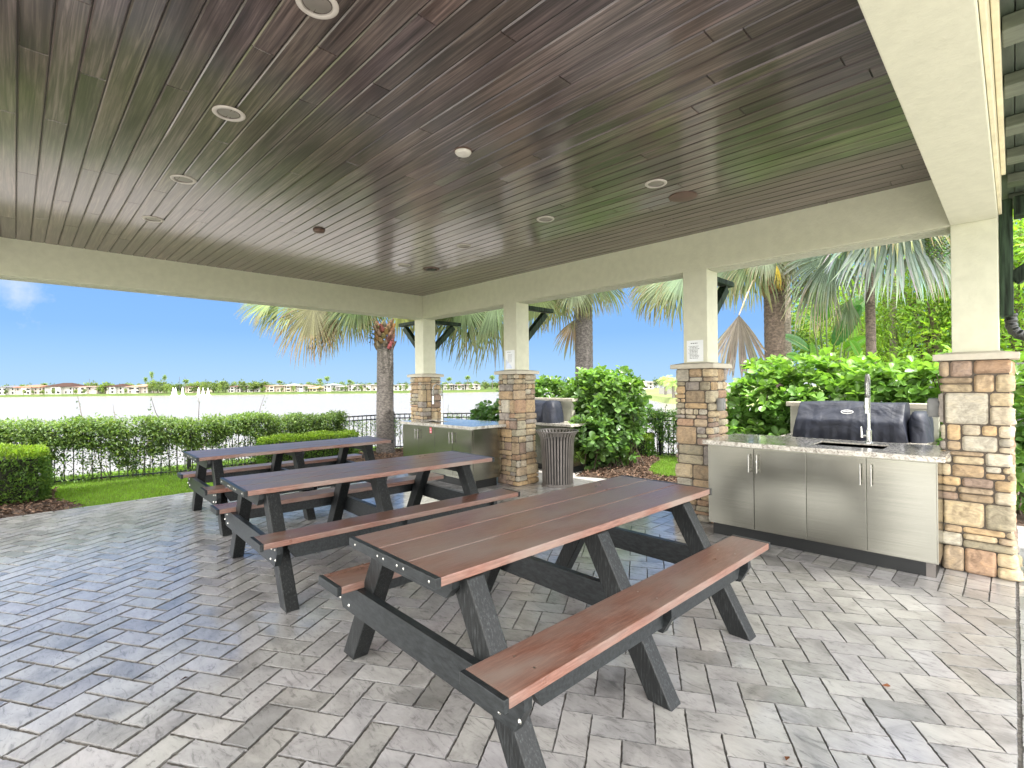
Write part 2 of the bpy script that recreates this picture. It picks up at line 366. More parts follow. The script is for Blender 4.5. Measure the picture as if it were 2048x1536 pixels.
# far bank
def fwd(px, d, z):      # point seen at photo column px, d metres in front of the camera, at height z
    r = ray(px, 768.); p = CC + r * (d / F); return Vector((p[0], p[1], z))
SH = 308 * KF
mb = MB(); row = []
cols_px = list(range(-500, 1260, 40))
for px in cols_px:
    e = 3 * math.sin(px * .013) + 2 * math.sin(px * .041)
    row.append([fwd(px, SH + e, WZ - .3), fwd(px, SH + 1.2 + e, WZ + .35), fwd(px, SH + 9, WZ + 1.0), fwd(px, SH + 60, WZ + 1.4), fwd(px, SH + 1500, WZ + 2)])
vs = [p for r in row for p in r]; fs = [(i * 5 + j, (i + 1) * 5 + j, (i + 1) * 5 + j + 1, i * 5 + j + 1) for i in range(len(row) - 1) for j in range(4)]
mb.add(vs, fs).build('far_bank', 'shore_turf', smooth=True, kind='structure')
# spit of land at the right
sp = [(p_, d_ * .70) for p_, d_ in [(1285, 190), (1300, 150), (1340, 120), (1400, 108), (1700, 105), (1900, 300), (1500, 420), (1180, 330), (1180, 268), (1290, 262), (1330, 215)]]
mb = MB(); top = [fwd(px, d, WZ + .9) for px, d in sp]; n_ = len(top); cen = sum(top, Vector()) / n_
rim = [p + (p - cen).normalized() * 3 + Vector((0, 0, -1.1)) for p in top]
mb.add(top + rim, [tuple(range(n_))] + [(i, (i + 1) % n_, n_ + (i + 1) % n_, n_ + i) for i in range(n_)]); mb.build('east_bank', 'turf', kind='structure')

# ------------------------------------------------------------------ paving
PA = math.radians(31); PL, PW = .262, .131
ca, sa = math.cos(PA), math.sin(PA)
def paver_poly(mbx, pts, z=0., seed=0, gap=.0042):
    """pts: ccw polygon, gets ragged chipped edges and a chamfer"""
    rnd = random.Random(seed); cx = sum(p[0] for p in pts) / len(pts); cy = sum(p[1] for p in pts) / len(pts)
    gap = .0009 + .0044 * max(0, min(1, (1.6 - cx + .35 * (cy - 2)) / 1.2))
    t = rnd.random(); k = rnd.uniform(.90, 1.08)
    if t < .10: k *= rnd.uniform(.68, .85)
    col = (.400 * k, .390 * k * rnd.uniform(.985, 1.0), .377 * k * rnd.uniform(.96, 1.04))
    off = (rnd.uniform(0, 50), rnd.uniform(0, 50), rnd.uniform(0, 50))
    near = math.hypot(cx, cy) < 5.0
    outr = []
    for i in range(len(pts)):
        a = pts[i]; b = pts[(i + 1) % len(pts)]; L = math.hypot(b[0] - a[0], b[1] - a[1]); m = max(1, int(L / (.013 if near else .045)))
        nxn, nyn = -(b[1] - a[1]) / L, (b[0] - a[0]) / L
        for q in range(m):
            tt = q / m; j = gap + abs(rnd.gauss(0, .0016)) * (1 if q else .2) + (rnd.uniform(0, .003) if rnd.random() < .1 else 0)
            outr.append((a[0] + (b[0] - a[0]) * tt + nxn * j, a[1] + (b[1] - a[1]) * tt + nyn * j))
    tx, ty = rnd.gauss(0, .0035), rnd.gauss(0, .0035); h = rnd.gauss(0, .0008)
    def zz(p): return z + h + tx * (p[0] - cx) + ty * (p[1] - cy)
    n2 = len(outr); inn = []
    for p in outr:
        dx, dy = cx - p[0], cy - p[1]; L = math.hypot(dx, dy); inn.append((p[0] + dx / L * .0028, p[1] + dy / L * .0028))
    vs = [(p[0], p[1], zz(p)) for p in inn] + [(p[0], p[1], zz(p) - .003) for p in outr] + [(p[0], p[1], z - .012) for p in outr]
    fs = [tuple(range(n2))] + [(n2 + i, n2 + (i + 1) % n2, (i + 1) % n2, i) for i in range(n2)] + [(2 * n2 + i, 2 * n2 + (i + 1) % n2, n2 + (i + 1) % n2, n2 + i) for i in range(n2)]
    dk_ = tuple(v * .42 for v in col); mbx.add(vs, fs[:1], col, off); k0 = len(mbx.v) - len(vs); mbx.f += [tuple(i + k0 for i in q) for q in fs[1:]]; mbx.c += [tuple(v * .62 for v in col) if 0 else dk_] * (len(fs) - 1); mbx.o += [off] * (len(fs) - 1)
def clip(poly, nx_, ny_, c):   # keep nx*x+ny*y<=c
    outp = []
    for i in range(len(poly)):
        a = poly[i]; b = poly[(i + 1) % len(poly)]; da = nx_ * a[0] + ny_ * a[1] - c; db = nx_ * b[0] + ny_ * b[1] - c
        if da <= 0: outp.append(a)
        if (da < 0) != (db < 0) and abs(da - db) > 1e-9:
            t = da / (da - db); outp.append((a[0] + (b[0] - a[0]) * t, a[1] + (b[1] - a[1]) * t))
    return outp
def area(p): return .5 * sum(p[i][0] * p[(i + 1) % len(p)][1] - p[(i + 1) % len(p)][0] * p[i][1] for i in range(len(p)))
mb = MB(); seed = 0
XR, YT = 4.452, 7.93
for i in range(-60, 90):
    for j in range(-60, 90):
        for hv in (0, 1):
            k_ = (i - j) % 4
            if hv == 0 and k_ == 0: u0, v0, u1, v1 = i, j, i + 2, j + 1
            elif hv == 1 and k_ == 3: u0, v0, u1, v1 = i, j, i + 1, j + 2
            else: continue
            P = [(u0, v0), (u1, v0), (u1, v1), (u0, v1)]
            P = [((u * PW) * ca - (v * PW) * sa + 2.314, (u * PW) * sa + (v * PW) * ca + 1.175) for u, v in P]
            cx = sum(p[0] for p in P) / 4; cy = sum(p[1] for p in P) / 4
            if cx < -2.3 or cx > 4.8 or cy < -.3 or cy > 8.2: continue
            for c_ in ((1, 0, XR), (0, 1, YT), (0, -1, .0)):
                P = clip(P, *c_)
                if len(P) < 3: break
            if len(P) < 3 or area(P) < .0007: continue
            seed += 1; paver_poly(mb, P, 0, seed)
# soldier course along the cabinets and the outer borders
y = .0
while y < 7.9:
    seed += 1; wd = .127; paver_poly(mb, [(XR, y), (XR + .205, y), (XR + .205, y + wd), (XR, y + wd)], 0, seed)
    for q in range(3 if True else 0):
        seed += 1; x0 = XR + .205 + q * .22; paver_poly(mb, [(x0, y), (x0 + .22, y), (x0 + .22, y + wd), (x0, y + wd)], 0, seed)
    y += wd
x = -2.3
while x < 5.3:
    seed += 1; paver_poly(mb, [(x, YT), (x + .262, YT), (x + .262, YT + .1), (x, YT + .1)], 0, seed); x += .262
for q in range(-12, 26):     # slabs outside the pavilion edge at the camera's feet
    for r_ in range(9):
        seed += 1; x0 = q * .262 + (.13 if r_ % 2 else 0); paver_poly(mb, [(x0, -.01 - (r_ + 1) * .131), (x0 + .262, -.01 - (r_ + 1) * .131), (x0 + .262, -.01 - r_ * .131), (x0, -.01 - r_ * .131)], -.002, seed)
pav = mb.build('patio_paving', 'paver', kind='structure')
mb = MB(); mb.add([(-2.4, -1.3, -.0065), (5.35, -1.3, -.0065), (5.35, 8.03, -.0065), (-2.4, 8.03, -.0065)], [(0, 1, 2, 3)]); mb.build('paving_bed', 'joint', kind='structure')
mb = MB()
mb.add([(5.35, -1.3, -.008), (7.1, -1.3, -.008), (7.05, 3.2, -.008), (6.62, 3.55, -.008), (6.2, 4.86, -.008), (6.9, 5.1, -.008), (7.05, 7.2, -.008), (5.35, 8.03, -.008)], [tuple(range(8))])
mb.build('concrete_pad', 'concrete', kind='structure')
mb = MB(); mb.add([(-9, -9, -.012), (-2.4, -9, -.012), (-2.4, 8.03, -.012), (-9, 8.03, -.012), (9, -9, -.012), (9, -1.3, -.012), (-2.4, -1.3, -.012)], [(0, 1, 2, 3), (1, 4, 5, 6)])
mb.build('bounce_paving', 'concrete', kind='structure')  # pale paving added outside to bounce sunlight up under the roof

# ------------------------------------------------------------------ pavilion
pv = thing('pavilion', 'open cream stucco pavilion with stone pillars and varnished board ceiling', 'pavilion')
X0, X1, Y0, Y1, ZB, ZC = -.62, 5.10, .335, 7.325, 2.62, 3.007
BT = .262
# ceiling boards run along y
BW = .1085
for pas in (0, 1):
    mb = MB(); x = X0 - .01; bi = 0
    while x < X1:
        rnd = random.Random(900 + bi); yy = Y0 - rnd.uniform(0, 1.6) - .2
        while yy < Y1:
            L = rnd.choice([1.2, 1.8, 2.4, 2.4, 3.0, 3.6]) + rnd.uniform(-.1, .1); a0 = max(yy, Y0 - .02); b0 = min(yy + L, Y1 + .02); yy += L
            if b0 - a0 < .02: continue
            k = rnd.uniform(.72, 1.3); col = (k, k * rnd.uniform(.95, 1.03), k * rnd.uniform(.9, 1.05)); off = (rnd.uniform(0, 90), rnd.uniform(0, 90), 0)
            t1 = rnd.gauss(0, .0006); xa, xb = x, min(x + BW, X1 + .01); cz = ZC; c1 = .0060; e = .0018
            # face with V-groove chamfers at the long edges and the ends
            q1 = .0022; V = [(xa + e, a0 + e, cz + c1), (xb - e, a0 + e, cz + c1), (xb - e, b0 - e, cz + c1), (xa + e, b0 - e, cz + c1),
                 (xa + c1 + e, a0 + e + q1, cz + t1), (xb - c1 - e, a0 + e + q1, cz - t1), (xb - c1 - e, b0 - e - q1, cz - t1), (xa + c1 + e, b0 - e - q1, cz + t1)]
            mb.add(V, [(4, 7, 6, 5), (0, 4, 5, 1), (1, 5, 6, 2), (2, 6, 7, 3), (3, 7, 4, 0)], col, off)
        x += BW; bi += 1
    break
ceil = mb.build('ceiling', 'ceiling_wood', pv)
MB().box(X0 - .05, Y0 - .05, ZC + .0055, X1 + .05, Y1 + .05, ZC + .03).build('ceiling_backing', 'groove', ceil)
def beam(x0, y0, x1, y1, soffit_bumpy=True):
    b = MB().box(x0, y0, ZB, x1, y1, ZC + .02, bev=.006).build('beam', 'stucco', pv)
    return b
beam(X1, Y0 - BT, X1 + BT, Y1 + BT)                     # east beam
beam(X0 - BT, Y1, X1 - .001, Y1 + BT - .001)                      # north beam
beam(X0 - BT, Y0 - BT, X1 - .001, Y0)                      # near beam
beam(X0 - BT - .001, Y0 + .001, X0, Y1 - .001)
MB().box(X1 + .045, Y0 + .02, ZB - .006, X1 + BT - .004, Y1 + BT - .02, ZB - .0005).build('beam_soffit', 'stucco_rough', pv)
MB().box(X0, Y1 + .045, ZB - .006, X1 + .04, Y1 + BT - .004, ZB - .0005).build('beam_soffit', 'stucco_rough', pv)
# cream trim on the near beam's outer face
MB().box(X0, Y0 - BT - .02, ZB + .03, X1 + .05, Y0 - BT - .002, ZB + .33, bev=.004).box(X0, Y0 - BT - .045, ZB + .20, X1 - .35, Y0 - BT - .0225, ZB + .34, bev=.004).build('fascia_trim', 'cream_trim', pv)
# pillars
STONES = [(.38, .28, .175), (.42, .34, .22), (.34, .26, .17), (.27, .20, .155), (.37, .34, .25), (.46, .40, .30), (.35, .235, .155), (.42, .305, .175), (.28, .25, .22), (.35, .31, .22), (.40, .30, .19), (.44, .36, .24), (.37, .29, .20), (.40, .37, .30)]
def stone_base(x0, y0, x1, y1, zt, sd_, parent):
    """rubble-stone veneer: irregular stones laid on an unrolled strip round the pillar, bent round its corners"""
    rnd = random.Random(sd_); per = [(x0, y0), (x0, y1), (x1, y1), (x1, y0)]   # starts at near west corner going north
    Ls = [y1 - y0, x1 - x0, y1 - y0, x1 - x0]; tot = sum(Ls); st = tot - .17
    def P(s, z, o):
        s = (s + st) % tot; s2 = s
        for i in range(4):
            if s2 <= Ls[i] + 1e-9: break
            s2 -= Ls[i]
        a = per[i]; b = per[(i + 1) % 4]; L = Ls[i]; t = s2 / L
        nrm = [(-1, 0), (0, 1), (1, 0), (0, -1)]; nn = nrm[i]; r = .03; d0 = s2; d1 = L - s2; nx2, ny2 = nn; ins = 0
        if d0 < r: pn = nrm[(i - 1) % 4]; k = .5 * (1 - d0 / r); nx2, ny2 = nn[0] * (1 - k) + pn[0] * k, nn[1] * (1 - k) + pn[1] * k
        elif d1 < r: pn = nrm[(i + 1) % 4]; k = .5 * (1 - d1 / r); nx2, ny2 = nn[0] * (1 - k) + pn[0] * k, nn[1] * (1 - k) + pn[1] * k
        L2 = math.hypot(nx2, ny2); k3 = 1.25 if L2 < .99 else 1
        fl = .03 * max(0, 1 - z / .35)
        return (a[0] + (b[0] - a[0]) * t + nx2 / L2 * (o + fl) * k3, a[1] + (b[1] - a[1]) * t + ny2 / L2 * (o + fl) * k3, z)
    rects = []
    def split(s0, z0, s1, z1, th=None, tw=None):
        w_, h_ = s1 - s0, z1 - z0
        if th is None: th = rnd.choice([.055, .065, .075, .09, .11, .17] if sd_ != 41 else [.06, .075, .09, .11, .15, .21]); tw = max(.07, th * rnd.uniform(1.2, 2.8)) if th < .15 else .19
        if h_ > th * 1.45:
            t = rnd.uniform(.32, .68) if h_ < th * 3 else rnd.uniform(.4, .6); zm = z0 + h_ * t; split(s0, z0, s1, zm); split(s0, zm, s1, z1)
        elif w_ > tw * 1.5:
            t = rnd.uniform(.3, .7); sm = s0 + w_ * t; split(s0, z0, sm, z1, th, tw); split(sm, z0, s1, z1, th, tw)
        else: rects.append((s0, z0, s1, z1))
    # coarse bands first, with staggered cuts
    z = 0; bands = []
    while z < zt - .1:
        h_ = rnd.uniform(.13, .27); h_ = h_ if zt - z - h_ > .12 else zt - z; s = 0
        while s < tot - .05:
            w_ = rnd.uniform(.18, .46); w_ = w_ if tot - s - w_ > .2 else tot - s; split(s, z, s + w_, z + h_); s += w_
        z += h_
    mb = MB(); G = .0022
    for (s0, z0, s1, z1) in rects:
        c = rnd.choice(STONES); k = rnd.uniform(.85, 1.2); col = tuple(v * k for v in c)
        s0 += G; s1 -= G; z0 += G; z1 -= G; w_, h_ = s1 - s0, z1 - z0; nu = max(7, int(w_ / .013)); nv = max(6, int(h_ / .013))
        dep = rnd.uniform(.010, .026); ph = rnd.uniform(0, 100); tl = rnd.uniform(-.10, .10); cut = [rnd.uniform(-.01, .007) for _ in range(4)]; sk = rnd.uniform(-.012, .012)
        vs = []
        for j in range(nv + 1):
            for i in range(nu + 1):
                u, v = i / nu, j / nv; eu = min(u, 1 - u) * w_; ev = min(v, 1 - v) * h_; rr_ = .0075
                fu = min(1, eu / rr_); fv = min(1, ev / rr_); f = math.sqrt(max(0, 1 - (1 - fu) ** 2)) * math.sqrt(max(0, 1 - (1 - fv) ** 2))
                # pull the corners in for rounded outline
                cxr = max(0, 1 - eu / .02) * max(0, 1 - ev / .02); wq = .005 * math.sin(u * 5 + ph) ; wr = .005 * math.sin(v * 5 + ph * 2); su = s0 + u * w_ + (.5 - u) * .005 * cxr * 2 + wr * (1 - 2 * abs(u - .5)) ; sv = z0 + v * h_ + (.5 - v) * .005 * cxr * 2 + wq * (1 - 2 * abs(v - .5))
                nzv = math.sin(su * 61 + ph) * math.cos(sv * 53 + ph * 1.7) * .0032 + math.sin(su * 140 + sv * 110 + ph) * .0016
                o = -.004 + f * (dep + .002 + nzv + tl * (u - .5) * w_ * .6 + rnd.uniform(-.0009, .0009))
                vs.append(P(su, sv, o))
        fs = [(j * (nu + 1) + i, j * (nu + 1) + i + 1, (j + 1) * (nu + 1) + i + 1, (j + 1) * (nu + 1) + i) for j in range(nv) for i in range(nu)]
        mb.add(vs, [f[::-1] for f in fs], col)
    o = mb.build('stone_base', 'stone', parent, smooth=True)
    MB().box(x0 + .001, y0 + .001, -.01, x1 - .001, y1 - .001, zt).build('mortar_core', 'mortar', o)
    return o
def pillar(cx, cy, sd_, full=True):
    p = MB().box(cx - BT / 2, cy - BT / 2, 1.6, cx + BT / 2, cy + BT / 2, ZB + .003, bev=.006).build('pillar', 'stucco', pv)
    h = .182
    stone_base(cx - h, cy - h, cx + h, cy + h, 1.585, sd_, p)
    c = MB(); q = .236; z0, z1 = 1.585, 1.632
    c.box(cx - q, cy - q, z0, cx + q, cy + q, z1, bev=.005)
    c.add([(cx - q + .006, cy - q + .006, z1 - .001), (cx + q - .006, cy - q + .006, z1 - .001), (cx + q - .006, cy + q - .006, z1 - .001), (cx - q + .006, cy + q - .006, z1 - .001), (cx - .12, cy - .12, z1 + .02), (cx + .12, cy - .12, z1 + .02), (cx + .12, cy + .12, z1 + .02), (cx - .12, cy + .12, z1 + .02)],
          [(0, 1, 5, 4), (1, 2, 6, 5), (2, 3, 7, 6), (3, 0, 4, 7)])
    c.build('pillar_cap', 'cap', p)
    return p
PX = X1 + BT / 2
PYS = [Y0 - BT / 2 + .001, 2.372, 5.155, Y1 + BT / 2 - .001]
pil = [pillar(PX, y_, 41 + i) for i, y_ in enumerate(PYS)]
for x_, y_ in ((X0 - BT / 2, Y1 + BT / 2), (X0 - BT / 2, Y0 - BT / 2 - .0), (X0 - BT / 2, 4.0)): pillar(x_, y_, 77)
# dark green knee braces on the outer faces
def brace(cx, cy, ax):   # ax: (dx,dy) outward
    w2 = .055; z0 = 1.93; mb = MB(); d = Vector((ax[0], ax[1], 0)); f = Vector((cx, cy, 0)) + d * (BT / 2)
    sx = Vector((-d.y, d.x, 0))
    def blk(u0, u1, za, zb, ww=w2, bev=.012):
        m = Matrix(((d.x, sx.x, 0, f.x), (d.y, sx.y, 0, f.y), (0, 0, 1, 0), (0, 0, 0, 1))); mb.box(u0, -ww, za, u1, ww, zb, bev=bev, mat=m)
    blk(.001, .05, z0, ZB); blk(.0505, .66, ZB - .065, ZB - .002)
    a = f + d * .045 + Vector((0, 0, z0 + .17)); b = f + d * .50 + Vector((0, 0, ZB - .10)); mb.bar(a, b, w2 * 1.7, .09, bev=.008)
    return mb.build('knee_brace', 'green_timber', pv)
for y_ in PYS[1:]: brace(PX, y_, (1, 0))
brace(PX, PYS[3], (0, 1)); brace(X0 - BT / 2, PYS[3], (0, 1))
# roof: deck, rafters, hip
EX0, EX1, EY0, EY1 = X0 - 1.3, X1 + 1.12, Y0 - 1.75, Y1 + 1.12
ZE = 2.93
rf = MB()
def hipz(x, y): return ZE + .10 + .42 * min(x - EX0, EX1 - x, y - EY0, EY1 - y)
hx = (EX0 + EX1) / 2; hw = min(EX1 - EX0, EY1 - EY0) / 2
c4 = [(EX0, EY0), (EX1, EY0), (EX1, EY1), (EX0, EY1)]; ra, rb = (hx, EY0 + hw), (hx, EY1 - hw); zr = ZE + .1 + .42 * hw
V = [(x_, y_, ZE + .10) for x_, y_ in c4] + [(*ra, zr), (*rb, zr)] + [(x_, y_, ZE + .02) for x_, y_ in c4]
rf.add(V, [(0, 1, 4), (1, 2, 5, 4), (2, 3, 5), (3, 0, 4, 5), (6, 7, 1, 0), (7, 8, 2, 1), (8, 9, 3, 2), (9, 6, 0, 3)], (.34, .30, .27))
rfo = rf.build('roof', 'roof_tile', pv)
dk = MB()
for nm, (a0, b0, a1, b1) in dict(s=(EX0, EY0, EX1, Y0 - BT), n=(EX0, Y1 + BT, EX1, EY1), e=(X1 + BT, Y0 - BT, EX1, Y1 + BT), w_=(EX0, Y0 - BT, X0 - BT, Y1 + BT)).items():
    yq = b0
    while yq < b1 - .01:
        ye = min(yq + .14, b1); dk.box(a0 + .01, yq + .002, ZE, a1 - .01, ye - .002, ZE + .018); yq = ye
dk.build('eave_deck', 'green_deck', pv)
MB().box(X0 - BT, Y0 - BT, ZC + .031, X1 + BT, Y1 + BT, ZC + .05).build('roof_deck', 'groove', pv)
x = -1.6
while x < EX1 - .1:
    MB().box(x, EY0 + .03, ZE - .065, x + .15, Y0 - BT - .05, ZE - .002, bev=.006).build('rafter', 'rafter_paint', pv); x += .56
# bracket timber and downspout at the near pillar
b = MB(); yb = Y0 - BT - .002
b.box(5.14, yb - .075, 1.90, 5.27, yb, 2.76, bev=.018).box(5.10, -.9, 2.62, 5.275, yb - .077, 2.757, bev=.012)
b.bar((5.2, yb - .07, 2.17), (5.2, -.62, 2.63), .10, .10, bev=.01)
b.build('knee_brace', 'green_timber', pv)
ds = thing('downspout', 'dark green metal downspout with corrugated elbows beside the nearest stone pillar', 'downspout', (5.33, -.11, 0))
def corr(path, r0, name, parent):
    pts = []; rad = []
    P_ = [Vector(p) for p in path]
    cum = [0]
    for a, b_ in zip(P_, P_[1:]): cum.append(cum[-1] + (b_ - a).length)
    n_ = int(cum[-1] / .006)
    for i in range(n_ + 1):
        s_ = cum[-1] * i / n_; k = max(j for j in range(len(cum)) if cum[j] <= s_ + 1e-9); k = min(k, len(P_) - 2)
        pts.append(P_[k].lerp(P_[k + 1], (s_ - cum[k]) / (cum[k + 1] - cum[k]))); rad.append(r0 * (1 + .07 * math.sin(i * .95)))
    return MB().tube(pts, rad, 14).build(name, 'spout', parent, smooth=True)
def arc(c, r, a0, a1, pl, n=12):   # arc in the y-z plane
    return [(pl, c[0] + r * math.cos(a0 + (a1 - a0) * i / n), c[1] + r * math.sin(a0 + (a1 - a0) * i / n)) for i in range(n + 1)]
rel = lambda p: (p[0] - 5.33, p[1] + .11, p[2])
corr([rel(p) for p in [(5.30, .012, 1.93), (5.30, .012, 1.86)] + arc((-.10, 1.86), .112, 0, -PI / 2 * .9, 5.30) + [(5.33, -.14, 1.74)]], .036, 'elbow', ds)
corr([rel(p) for p in arc((-.20, 2.42), .16, PI * .95, PI * .45, 5.32)[::-1]], .036, 'elbow', ds)
MB().tube([rel((5.33, -.14, 1.745)), rel((5.345, -.125, 1.64)), rel((5.345, -.112, 1.45)), rel((5.345, -.105, .18)), rel((5.345, -.13, .04)), rel((5.345, -.22, .03))], .04, 14).build('pipe', 'spout', ds, smooth='auto')

# ------------------------------------------------------------------ ceiling fixtures
def rec_light(i, x, y):
    lab = ['recessed ceiling light cut off by the top edge of the photo', 'large recessed ceiling light second from the camera in the left row', 'recessed ceiling light third from the camera in the left row', 'recessed ceiling light farthest along the left row, by the shaded end of the ceiling',
           'recessed ceiling light next to the brown round speaker', 'recessed ceiling light between the speaker one and the corner, second in the right row', 'recessed ceiling light third in the right row towards the lake corner', 'smallest recessed ceiling light, close to the dark vent at the lake corner'][i]
    t = thing('recessed_light', lab, 'ceiling light', (x, y, ZC), 0, 'recessed lights in the board ceiling')
    return t
r0 = None
for i, (x_, y_) in enumerate([(.89, 2.0), (.88, 3.155), (.91, 4.39), (.92, 5.61), (3.584, 1.973), (3.584, 3.126), (3.604, 4.365), (3.6, 5.58)]):
    t = rec_light(i, x_, y_)
    if r0 is None:
        MB().lathe([(.058, .003), (.062, -.006), (.078, -.008), (.084, -.003), (.084, .0)], 40).build('trim_ring', 'fixture_ring', t, smooth=True)
        MB().lathe([(.061, -.005), (.057, .0005), (.05, -.001), (.0, -.0012)], 40).build('reflector', 'fixture_cone', t, smooth=True); r0 = t
    else:
        for ch in r0.children: c = ch.copy(); COL.objects.link(c); c.parent = t
for x_, y_, m_, lab in ((2.14, 2.591, 'detector_white', 'small white smoke detector disc on the middle of the ceiling'), (2.172, 4.898, 'brown_plastic', 'small brown smoke detector disc farther along the ceiling')):
    t = thing('smoke_detector', lab, 'smoke detector', (x_, y_, ZC))
    MB().lathe([(.055, .0), (.055, -.012), (.046, -.024), (.03, -.028), (0, -.029)], 28).build('housing', m_, t, smooth='auto')
    MB().lathe([(.06, .0), (.06, -.006), (.054, -.008)], 28).build('base_plate', 'brown_plastic', t, smooth='auto')
t = thing('ceiling_speaker', 'large flat brown round speaker grille in the ceiling', 'speaker', (4.0, 1.955, ZC))
MB().lathe([(.115, .0), (.115, -.006), (.105, -.009), (0, -.010)], 40).build('grille', 'brown_plastic', t, smooth='auto')
t = thing('ceiling_vent', 'dark round ceiling fixture close to the lake corner of the pavilion', 'ceiling fixture', (3.99, 5.53, ZC))
MB().lathe([(.115, .0), (.11, -.012), (.085, -.012), (.08, .0)], 32).build('rim', 'brown_plastic', t, smooth='auto')
MB().lathe([(.075, -.002), (.06, -.02), (0, -.02)], 32).build('diffuser', 'kick', t, smooth='auto')

# ------------------------------------------------------------------ picnic tables
TL, TW, ZT, ZS, BO, BI = 2.2, .70, .735, .458, .715, .49
def picnic(label, loc, rz):
    t = thing('picnic_table', label, 'picnic table', loc, rz, 'picnic tables under the pavilion')
    h = TL / 2; gap = .006; pw = (TW - 2 * gap) / 3
    for k in range(3):
        v0 = -TW / 2 + k * (pw + gap); f_ = random.uniform(.92, 1.08)
        MB().box(-h + .026, v0, ZT - .036, h - .026, v0 + pw, ZT, bev=.004, col=g3(f_)).build('top_plank', 'brown_lumber', t)
    for s in (-1, 1):
        e = MB().box(s * (h - .025), -TW / 2 - .002, ZT - .042, s * h, TW / 2 + .002, ZT + .001, bev=.003).build('end_trim', 'trim_lumber', t)
        bm_ = MB()
        for v in (-.31, -.13, -.08, .03, .08, .29):
            bm_.add([(s * (h + .001), v + .006 * math.cos(a), ZT - .02 + .006 * math.sin(a)) for a in np.linspace(0, 2 * PI, 9)[:-1]] + [(s * (h + .004), v, ZT - .02)], [(i, (i + 1) % 8, 8) for i in range(8)])
        bm_.build('bolt', 'bolt', e)
    for s in (-1, 1):
        b_ = thing_part('bench', t)
        MB().box(-h + .024, s * BI, ZS - .038, h - .024, s * BO, ZS, bev=.005, col=g3(random.uniform(.92, 1.05))).build('seat_plank', 'brown_lumber', b_)
        for e in (-1, 1): MB().box(e * (h - .023), s * (BI - .001), ZS - .045, e * (h + .0), s * (BO + .001), ZS + .001, bev=.003).build('seat_trim', 'trim_lumber', b_)
        vv = s * (BO - .075); MB().prism([(-.915, ZS - .041), (.80, ZS - .041), (.80, ZS - .075), (.76, ZS - .145), (-.87, ZS - .145), (-.915, ZS - .075)], 'y', vv - .018, vv + .018).build('apron', 'trim_lumber', b_)
        nl = MB()
        for uu in (-.9, -.1, .74):
            for dv in (-.05, .05):
                vq = s * (BO + BI) / 2 + dv; nl.add([(uu + .005 * math.cos(a), vq + .005 * math.sin(a), ZS + .0008) for a in np.linspace(0, 2 * PI, 8)[:-1]], [tuple(range(7))])
        nl.build('screw', 'bolt', b_)
    for uc, side in ((-.915, -1), (-.10, 1), (.755, 1)):
        for s in (-1, 1):
            # tapered-foot leg: foot at v=.67, top at v=.30, vertical end cuts
            pts = [(s * .745, 0), (s * .625, 0), (s * .235, ZT - .037), (s * .355, ZT - .037)]
            l = MB().prism([(p, q) for p, q in pts], 'x', uc - .043, uc + .043).build('leg', 'black_lumber', t)
            bv = l.modifiers.new('b', 'BEVEL'); bv.width = .005; bv.segments = 2
            bl = MB(); fc = uc + .0435 * side + .039 * side
            for vq, zq in ((s * .60, .385), (s * .58, .315), (s * .67, .395), (s * .68, .33)):
                bl.add([(fc + side * .001, vq + .009 * math.cos(a), zq + .009 * math.sin(a)) for a in np.linspace(0, 2 * PI, 11)[:-1]] + [(fc + side * .008, vq, zq)], [(i, (i + 1) % 10, 10) for i in range(10)])
            bl.build('bolt', 'bolt', l)
        ua = uc + side * .044; ub = ua + side * .038
        zt = ZS - .040; zb = zt - .135
        MB().prism([(-.70, zt), (.70, zt), (.70, zt - .05), (.655, zb), (-.655, zb), (-.70, zt - .05)], 'x', ua, ub).build('cross_beam', 'trim_lumber', t)
        MB().prism([(-.31, ZT - .037), (.31, ZT - .037), (.31, ZT - .08), (.27, ZT - .125), (-.27, ZT - .125), (-.31, ZT - .08)], 'x', ua, ub).build('top_cleat', 'trim_lumber', t)
    return t
def thing_part(name, parent):
    o = bpy.data.objects.new(name, None); COL.objects.link(o); o.parent = parent; return o
pt = picnic('nearest picnic table, with red-brown planks and black legs, closest to the stainless sink cabinet', (2.188, 1.806, 0), -.030)
for lab, loc, rz in (('middle picnic table, brown planks on grey-black legs, between the nearest and the farthest table', (2.209, 3.965, 0), -.055),
                     ('farthest picnic table, next to the lawn and in front of the low trimmed hedge', (2.40, 6.10, 0), -.040)):
    c = copy_tree(pt); c.location = loc; c.rotation_euler = (0, 0, rz); c['label'] = lab

